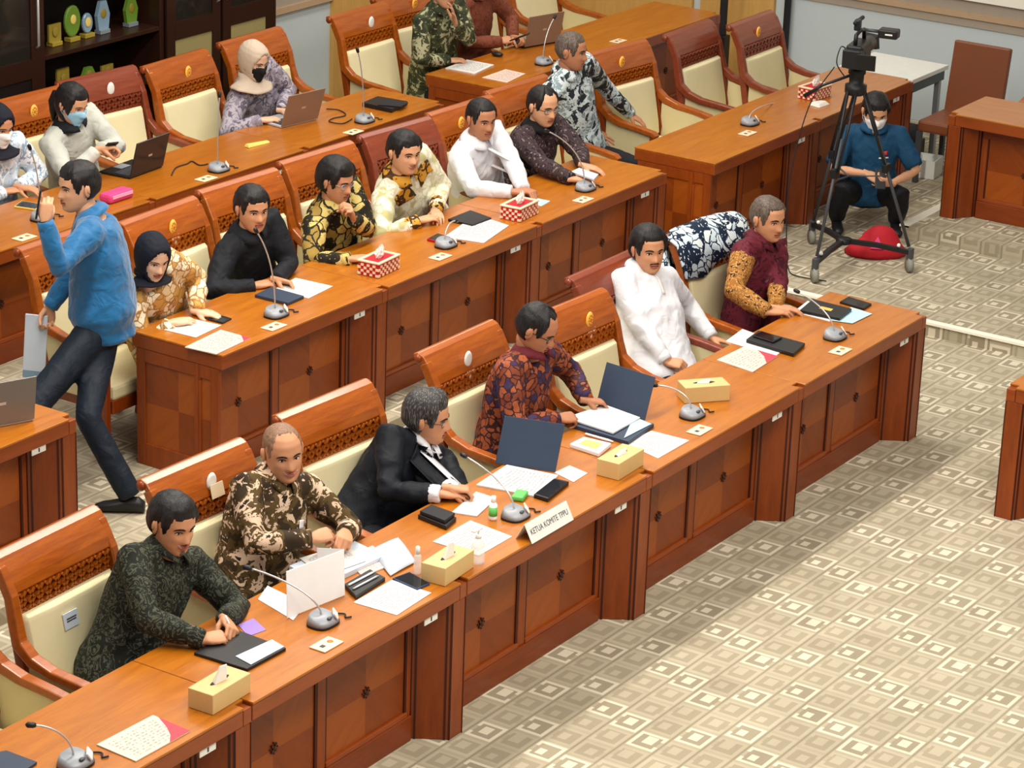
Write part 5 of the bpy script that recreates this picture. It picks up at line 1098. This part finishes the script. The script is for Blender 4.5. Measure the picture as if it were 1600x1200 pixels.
# third row
laptop('brown grey laptop of the woman in beige headscarf', at(462, 190, ZT3)+Vector((-.02, .06, 0)), -8, 'laptop_silver', 'laptop_brown', 108); laptop('black laptop open on the third row', at(212, 268, ZT3)+Vector((.0, .04, 0)), 4, 'black', 'screen_dark', 104)
b = MB(); b.box(-.11, .11, -.05, .05, .001, .06); o = b.build('pouch', 'pink', bevel=.02); o.location = at(182, 312, ZT3); tag(o, 'pink patterned pouch behind the walking mans head', 'pouch'); b = MB(); b.box(-.09, .09, -.054, -.048, .03, .05); b.build('zip', 'pink_light', o)
phone('yellow edged phone lying at left of third row', [(22, 322), (34, 313), (66, 319), (56, 327)], ZT3, 'yellow', .01)
b = MB(); b.hexa([Vector(v) for v in ((-.10, -.02, 0), (.10, -.04, 0), (.11, .0, 0), (-.09, .03, 0))], [Vector(v) for v in ((-.09, -.01, .02), (.10, -.03, .01), (.10, -.01, .012), (-.08, .02, .02))]); o = b.build('folded_wrapper', 'yellow', bevel=.004); o.location = at(400, 226, ZT3+.001); tag(o, 'folded pale yellow wrapper left of the brown laptop', 'wrapper')
notebook('black case at the wall-side end of third row', [(566, 160), (590, 150), (637, 158), (612, 170)], ZT3, .03, 'black', 'document_case', 'case'); notebook('thin black notebook beside the black case', [(590, 163), (608, 154), (638, 160), (626, 166)], ZT3+.031, .008, 'black_soft')
def cable(label, pts, tz):
    q = [at(x, y, tz+.006) for x, y in pts]; o_ = q[0].copy(); o_.z = tz; b = MB(); sm = spline(q)
    b.tube([p-o_ for p in sm], .004, 6); o = b.build('cable', 'black_soft', smooth=True); o.location = o_; tag(o, label, 'cable', 'black cables on the desks')
cable('black cable coiled between brown laptop and microphone', [(510, 170), (530, 172), (540, 180), (520, 185), (515, 190), (535, 193), (550, 186)], ZT3); cable('black cable from black laptop to the microphone', [(268, 274), (275, 262), (292, 256), (300, 252), (312, 258), (325, 256)], ZT3)
# aisle and rear desks
sheet('white sheet pile before the man in green batik', [(696, 106), (730, 93), (772, 101), (742, 115)], ZT3, 'paper_print', t=.008); sheet('pinkish sheet at the corner of rear desk', [(753, 121), (790, 108), (821, 115), (792, 129)], ZT3, 'paper_pink', t=.003)
laptop('dark laptop of the man in rust batik', at(838, 68, ZT3)+Vector((.0, .05, 0)), -14, 'black', 'laptop_brown', 100, .36, .24)
b = MB(); b.ell((0, 0, .018), (.032, .05, .018), 0, 14, 8); o = b.build('computer_mouse', 'black', smooth=True); o.location = at(777, 88, ZT3+.001); tag(o, 'black computer mouse on the rear desk', 'mouse')
laptop('grey laptop on the left second row desk', at(28, 648, ZT2)+Vector((-.13, .06, 0)), -22, 'laptop_silver', 'laptop_grey', 100, .35, .24)
# phones held in hands
def held(label, loc, rot, mat='black', size=(.036, .075, .005)):
    b = MB(); b.box(-size[0], size[0], -size[2], size[2], -size[1], size[1]); o = b.build('phone', mat, bevel=.004); o.location = loc; o.rotation_euler = rot; tag(o, label, 'phone', 'phones')
    b = MB(); b.box(-size[0]*.9, size[0]*.9, size[2], size[2]+.0006, -size[1]*.93, size[1]*.93); b.build('screen', 'lens', o); return o
held('phone held by the woman in light grey jacket', atY(172, 228, 4.95), (R(60), 0, R(-30))); held('phone held by the man in rust batik', Tp(812, 58, .12, ZT3), (R(65), 0, R(10)))
hd, hipc, i_ = WALK; W_ = i_['limb']['L'][2]
held('phone raised to the face of the walking man', W_+Vector((-.01, .03, .085)), (R(10), R(8), R(40)))
b = MB(); b.tube([(0, 0, -.014), (0, 0, .014)], [(.034, .030), (.034, .030)], 16); o = b.build('wrist_watch', 'black', smooth=True); d = (i_['limb']['L'][2]-i_['limb']['L'][1]).normalized(); o.location = W_-d*.012; o.rotation_euler = d.to_track_quat('Z', 'Y').to_euler(); tag(o, 'black watch on the raised wrist of walking man', 'watch')
W2 = i_['limb']['R'][2]; b = MB(); b.box(-.06, .06, -.006, .006, -.30, .02); o = b.build('document_pouch', 'paper_blue', bevel=.003); o.location = W2+Vector((-.05, .05, -.06)); o.rotation_euler = (0, R(4), R(-57)); tag(o, 'pale document pouch carried by the walking man', 'pouch'); b = MB(); b.box(-.06, .06, -.007, .007, -.34, -.30); b.build('border', 'trophy_blue', o)
hd, fd, sd, i_ = CAMMAN; held('phone held by the squatting cameraman', i_['limb']['L'][2]+sd*.08+Vector((0, 0, .04))+fd*.03, (R(-35), 0, R(-57)), 'black')
# jacket draped over the armchair of the maroon shirt man
b = MB(); rr = []; prof = [(-.075, .93), (-.055, 1.02), (-.03, 1.11), (.04, 1.145), (.125, 1.12), (.15, .98), (.15, .80), (.16, .60), (.155, .42)]
for k, (y, z) in enumerate(prof):
    row = []
    for j in range(15):
        u = j/14; wl = .37+.10*ss(1.05, .7, z)*(k > 3); x = -wl+(wl+.36)*u; yy = .19+y+.10*max(0, z-.5)/.6+.010*math.sin(u*19+k*.7)*(1 if z < 1.05 else .4); row.append(Vector((x, yy-(.10*(1-u/.15) if (u < .15 and k > 4) else 0), z-.03*abs(2*u-1)**3-(.05*math.sin(u*7) if k in (0, len(prof)-1) else 0))))
    rr.append(row)
vs = [p for r_ in rr for p in r_]; b.faces(vs, [(i*15+j, i*15+j+1, (i+1)*15+j+1, (i+1)*15+j) for i in range(len(prof)-1) for j in range(14)]); o = b.build('draped_jacket', 'batik_blue', smooth=True); o.location = cD.location; o.rotation_euler = cD.rotation_euler; m = o.modifiers.new('s', 'SOLIDIFY'); m.thickness = .012; tag(o, 'navy and white batik jacket hung over an armchair back', 'jacket')
b = MB(); b.tube([rr[4][0]+Vector((.0, -.05, -.06)), rr[4][0]+Vector((-.05, -.09, -.28)), rr[4][0]+Vector((-.04, -.06, -.52))], [(.05, .025), (.055, .03), (.045, .02)], 12); b.build('sleeve', 'batik_blue', o, True)

# ------------------------------------------------------------------ trophy cabinet
CY = 6.3; root = thing('display_cabinet', 'tall dark wood display cabinet with glass doors and open trophy shelves', 'cabinet', (-.6, CY, Z2))
ox = -.6
def cbox(name, x0, x1, y0, y1, z0, z1, mat, par=root, bevel=0.0): b = MB(); b.box(x0-ox, x1-ox, y0-CY, y1-CY, z0-Z2, z1-Z2); return b.build(name, mat, par, bevel=bevel)
cbox('back_board', -3, 1.97, 6.72, 6.76, Z2, 2.6, 'cabinet_dark'); cbox('top_board', -3, 1.97, CY, 6.72, 2.55, 2.6, 'cabinet_wood'); cbox('base_board', -3, 1.97, CY, 6.72, Z2, Z2+.1, 'cabinet_wood')
for x in (-3, -1.6, -.56, .66, 1.93): cbox('upright', x, x+.045, CY, 6.72, Z2+.1, 2.55, 'cabinet_wood', bevel=.003)
for z in (.62, .98, 1.34, 1.75): cbox('shelf', -.515, .66, CY+.005, 6.72, z-.03, z, 'cabinet_wood', bevel=.002)
for k, (x0, x1) in enumerate(((-1.55, -.58), (.71, 1.30), (1.33, 1.92))):
    dr = cbox('door', x0, x0+.09, CY-.025, CY-.002, Z2+.1, 2.5, 'cabinet_wood', bevel=.003)
    cbox('door_stile', x1-.09, x1, CY-.025, CY-.002, Z2+.1, 2.5, 'cabinet_wood', dr)
    for z in (Z2+.1, 1.22, 2.38): cbox('door_rail', x0+.09, x1-.09, CY-.025, CY-.002, z, z+.13, 'cabinet_wood', dr)
    cbox('pane', x0+.09, x1-.09, CY-.016, CY-.010, 1.35, 2.38, 'cabinet_glass', dr); cbox('lower_panel', x0+.09, x1-.09, CY-.016, CY-.010, Z2+.23, 1.22, 'pale_board' if k else 'cabinet_dark', dr)
    hx = x1-.045 if k < 2 else x0+.045; b = MB(); b.tube([(hx-ox, -.025, 1.42-Z2), (hx-ox, -.05, 1.44-Z2), (hx-ox, -.05, 1.78-Z2), (hx-ox, -.025, 1.80-Z2)], .009, 8); b.build('handle', 'steel', dr, True)
def trophy(label, px, z, kind, mat, h):
    p = atY(px[0], px[1], 6.46); root = thing('trophy', label, 'trophy', (p.x, 6.46, z), 0, 'trophies and plaques on the cabinet shelves')
    b = MB(); b.box(-.05, .05, -.03, .03, .001, .03); b.build('base', 'trophy_gold' if kind != 'crystal' else 'trophy_grey', root, bevel=.003)
    b = MB()
    if kind == 'disc': b.rings([[Vector((h*.36*r*math.cos(q*2*math.pi/18), y, .03+h*.5+h*.5*r*math.sin(q*2*math.pi/18))) for q in range(18)] for r, y in ((.9, .012), (1, .006), (1, -.006), (.9, -.012))])
    elif kind == 'crystal': b.prism([(-.05, .03), (.05, .03), (.065, .03+h*.5), (.03, .03+h), (-.03, .03+h), (-.065, .03+h*.5)], -.014, .014, 0, Matrix(((1, 0, 0, 0), (0, 0, -1, 0), (0, 1, 0, 0), (0, 0, 0, 1))))
    else: b.box(-.06, .06, -.008, .008, .03, .03+h)
    bd = b.build('plate', mat, root); b = MB(); b.ell((0, -.014, .03+h*.55), (.03, .005, .035), 0, 12, 6); b.build('crest', 'trophy_gold' if kind != 'disc' else 'yellow', bd, True)
trophy('green oval plaque with yellow crest on the upper shelf', (113, 60), 1.34, 'disc', 'trophy_green', .22); trophy('pale blue round award beside the green oval plaque', (136, 50), 1.34, 'disc', 'trophy_blue', .14); trophy('grey blue crystal award on the upper shelf', (160, 45), 1.34, 'crystal', 'trophy_blue', .20); trophy('green crystal award at the right of upper shelf', (204, 35), 1.34, 'crystal', 'trophy_green', .18); trophy('small gold plaque at the left of upper shelf', (85, 60), 1.34, 'frame', 'trophy_gold', .12)
trophy('gold framed plaque on the lower shelf', (98, 140), .98, 'frame', 'trophy_gold', .16); trophy('small green cup award on the lower shelf', (138, 130), .98, 'crystal', 'trophy_green', .12); trophy('small gold plaque right on the lower shelf', (167, 120), .98, 'frame', 'trophy_gold', .10)

# ------------------------------------------------------------------ video camera on tripod and dolly
ap = D((2.43, 1.75, 0)); w1, w2 = at(1273, 428, Z1+.06), at(1421, 412, Z1+.06); w3 = D((2.72, 2.14, 0)); wh = [D((q.x, q.y, 0)) for q in (w1, w2, w3)]
root = thing('tripod_dolly', 'black wheeled dolly beneath the video tripod', 'dolly', (ap.x, ap.y, Z1))
for q in wh:
    e = q-ap; e.z = 0; b = MB(); b.ribbon([Vector((0, 0, .17)), e*.5+Vector((0, 0, .165)), e+Vector((0, 0, .14))], .035, .03, (-e.y, e.x, 0)); a_ = b.build('arm', 'black', root)
    b = MB(); b.tube([e+Vector((-.012, .012, .052)), e+Vector((.012, -.012, .052))], .051, 14); b.build('wheel', 'rubber_grey', a_, True)
    b = MB(); b.box(e.x-.02, e.x+.02, e.y-.02, e.y+.02, .09, .17); b.build('caster_fork', 'dark_grey', a_, bevel=.006)
    b = MB(); b.ell(e*.82+Vector((0, 0, .18)), (.014, .014, .014), 0, 8, 6); b.build('lock_knob', 'white_plastic', a_, True)
b = MB(); b.lathe([(.05, .15), (.055, .16), (.055, .185), (.03, .19)]); b.build('hub', 'black', root, True)
root = thing('tripod', 'tall black video tripod standing on the dolly', 'tripod', (ap.x, ap.y, Z1+.18)); tz = 1.06
for q in wh:
    e = q-ap; e.z = 0; ed = e.normalized(); sdv = Vector((-ed.y, ed.x, 0)); top = ed*.05+Vector((0, 0, tz)); bot = e*.97+Vector((0, 0, .0)); mid = top.lerp(bot, .5)
    b = MB(); b.tube([top+sdv*.03, mid+sdv*.022], .010, 8); b.tube([top-sdv*.03, mid-sdv*.022], .010, 8); lg = b.build('leg', 'black', root, True)
    b = MB(); b.tube([top.lerp(bot, .3), bot], .012, 8); b.build('lower_tube', 'dark_grey', lg, True)
    b = MB(); c_ = mid; b.box(-.035, .035, -.018, .018, -.03, .03, 0, Matrix.Translation(c_)); b.build('leg_clamp', 'black', lg, bevel=.004)
    b = MB(); b.tube([top.lerp(bot, .55), Vector((0, 0, tz*.42))], .006, 6); b.build('spreader', 'dark_grey', lg, True)
b = MB(); b.lathe([(.05, tz-.05), (.075, tz-.03), (.075, tz+.02), (.05, tz+.03), (.05, tz+.09), (.06, tz+.10), (.06, tz+.13), (.03, tz+.14)]); hdx = b.build('fluid_head', 'black', root, True)
b = MB(); b.tube([(0, 0, tz+.10), (-.10, .20, tz+.0), (-.16, .30, tz-.08)], [.010, .010, .014], 8); b.build('pan_handle', 'black', hdx, True)
b = MB(); b.tube([(.04, .03, tz+.05), (.07, .07, tz+.02), (.05, .05, tz-.06)], .006, 6); b.build('drag_loop', 'black', hdx, True)
cz = Z1+.18+tz+.142; root = thing('video_camera', 'black shoulder video camera with viewfinder on the tripod', 'video camera', (ap.x, ap.y, cz), R(12))
b = MB(); b.box(-.09, .12, -.055, .055, .0, .035); b.build('mount_plate', 'dark_grey', root, bevel=.004)
b = MB(); b.box(-.14, .13, -.055, .055, .036, .17); bd = b.build('body', 'black', root, bevel=.014)
b = MB(); b.tube([(.13, 0, .105), (.15, 0, .105), (.28, 0, .105), (.285, 0, .105)], [.045, .048, .052, .045], 18); ln = b.build('lens_barrel', 'black', root, True)
b = MB(); b.tube([(.285, -.0, .105), (.36, 0, .105)], [(.06, .05), (.075, .06)], 4); b.build('lens_hood', 'black_soft', ln)
b = MB(); b.tube([(-.11, 0, .17), (-.10, 0, .235), (.0, 0, .245), (.10, 0, .235), (.12, 0, .17)], .014, 8); b.build('top_handle', 'black', root, True)
b = MB(); b.tube([(.02, -.02, .25), (.02, -.13, .25)], .012, 8); b.build('viewfinder_arm', 'dark_grey', root, True)
b = MB(); b.box(-.05, .05, -.26, -.13, .22, .28); vf = b.build('viewfinder', 'black', root, bevel=.01); b = MB(); b.box(-.051, -.05, -.23, -.18, .245, .255); b.build('lettering', 'white_label', vf)
b = MB(); b.box(-.03, .03, .0, .04, .246, .32); b.build('microphone_mount', 'black', root, bevel=.008)
b = MB(); b.tube([(-.04, .03, .30), (.16, .03, .30)], .014, 10); b.build('shotgun_microphone', 'black_soft', root, True)
b = MB(); b.box(-.20, -.14, -.06, .06, .03, .15); b.build('battery_pack', 'black', root, bevel=.006); b = MB(); b.box(-.156, -.15, -.15, -.02, .06, .165, 0, Matrix.Translation((-.05, -.02, -.03))); sc = b.build('side_monitor', 'black', root, bevel=.004)
b = MB(); b.box(-.1585, -.1565, -.14, -.03, .07, .155, 0, Matrix.Translation((-.05, -.02, -.03))); b.build('screen', 'lens', sc)
for k, s in enumerate((1, -1)): b = MB(); b.tube(spline([(-.13, s*.05, .14), (-.17, s*.08, .16), (-.17, s*.10, .05), (-.1, s*.06, -.05)]), .004, 6); b.build('loop_cable', 'black_soft', root, True)
b = MB(); q0 = at(1322, 75, 1.5)-Vector((ap.x, ap.y, Z1)); b.tube(spline([(-.1, .12, 1.38), (-.2, .24, 1.1), (-.28, .30, .6), (-.30, .28, .15), (-.33, .24, .012), (-.45, .12, .008), (-.42, -.10, .008)]), .004, 6); o = b.build('camera_cable', 'black_soft', smooth=True); o.location = (ap.x, ap.y, Z1); tag(o, 'thin black cable hanging from the video camera to the carpet', 'cable')
# red bag
p = at(1362, 402, Z1); root = thing('red_bag', 'crumpled red bag on carpet behind the dolly', 'bag', (p.x+.05, p.y, Z1))
b = MB(); rr = []; n_ = 20
for z, rx, ry, sh in ((.002, .20, .10, 0), (.03, .215, .115, 0), (.07, .19, .10, 0), (.10, .15, .085, .02), (.16, .11, .07, .03), (.20, .07, .05, .03), (.215, .02, .02, .03)): rr.append([Vector((sh+rx*math.cos(q*2*math.pi/n_)*(1+.09*math.sin(5*q*2*math.pi/n_+z*40)), ry*math.sin(q*2*math.pi/n_)*(1+.12*math.cos(4*q*2*math.pi/n_+z*50)), z)) for q in range(n_)])
T57 = rotz(R(-57)); b.rings([[T57 @ v for v in r_] for r_ in rr]); b.build('sack', 'red_cloth', root, True)
b = MB(); b.faces([T57 @ Vector(v) for v in ((-.05, -.10, .08), (.04, -.105, .08), (.0, -.075, .16))], [(0, 1, 2)]); o = b.build('pink_patch', 'pink', root); m = o.modifiers.new('s', 'SOLIDIFY'); m.thickness = .01
# leather side chair, white table, bag below
root = thing('side_chair', 'brown leather side chair behind the side desk', 'chair', (4.86, 2.04, Z1), R(-90))
b = MB(); b.box(-.23, .23, -.27, .20, .40, .49); b.build('seat', 'leather', root, bevel=.02)
b = MB(); m = Matrix.Translation((0, .20, .40)) @ Matrix.Rotation(R(-9), 4, 'X'); b.box(-.23, .23, -.03, .03, 0, .61, 0, m); b.build('backrest', 'leather', root, bevel=.015)
for x in (-.22, .22):
    for y in (-.24, .19): b = MB(); b.box(x-.018, x+.018, y-.018, y+.018, 0, .40); b.build('leg', 'dark_grey', root)
root = thing('side_table', 'white side table behind the leather chair', 'table', (5.35, 2.66, Z1)); b = MB(); b.box(-.58, .05, -.24, .40, .70, .735); b.build('table_top', 'table_white', root, bevel=.004)
b = MB(); b.box(-.56, .03, -.22, -.20, .62, .70); b.build('apron', 'dark_grey', root)
for x in (-.54, .01):
    for y in (-.18, .35): b = MB(); b.box(x-.02, x+.02, y-.02, y+.02, 0, .70); b.build('leg', 'mic_grey', root)
root = thing('black_backpack', 'black bag on the floor beneath the white side table', 'bag', (5.08, 2.62, Z1)); b = MB(); b.box(-.18, .18, -.12, .12, .002, .28); b.build('pack', 'black_soft', root, bevel=.05); b = MB(); b.box(-.15, .15, -.14, -.118, .04, .18); b.build('pocket', 'black', root, bevel=.02)
root = thing('storage_crate', 'pale open crate beside the black bag under the table', 'crate', (4.86, 2.28, Z1), R(8)); b = MB(); b.box(-.11, .11, -.09, .09, .002, .02); b.build('bottom', 'table_white', root)
for k, (x0, x1, y0, y1) in enumerate(((-.11, .11, -.09, -.08), (-.11, .11, .08, .09), (-.11, -.10, -.08, .08), (.10, .11, -.08, .08))): b = MB(); b.box(x0, x1, y0, y1, .02, .14); b.build('side', 'table_white', root)
# floor loudspeaker against the wood wall
root = thing('column_loudspeaker', 'slim black column loudspeaker standing by the honey wood panel', 'loudspeaker', (5.95, 4.72, Z2)); b = MB(); b.lathe([(.10, 0), (.10, .015), (.02, .02)]); b.build('foot', 'black', root, True); b = MB(); b.box(-.05, .05, -.05, .05, .02, .42); bx_ = b.build('cabinet', 'black', root, bevel=.006)
for k in range(4):
    for s in (-1, 1): b = MB(); b.ell((-.051, s*.018, .14+k*.07), (.003, .008, .008), 0, 8, 5); b.build('stud', 'steel', bx_, True)
b = MB(); b.box(-.025, .025, -.025, .025, .42, 1.5); b.build('column', 'black_soft', root, bevel=.004)
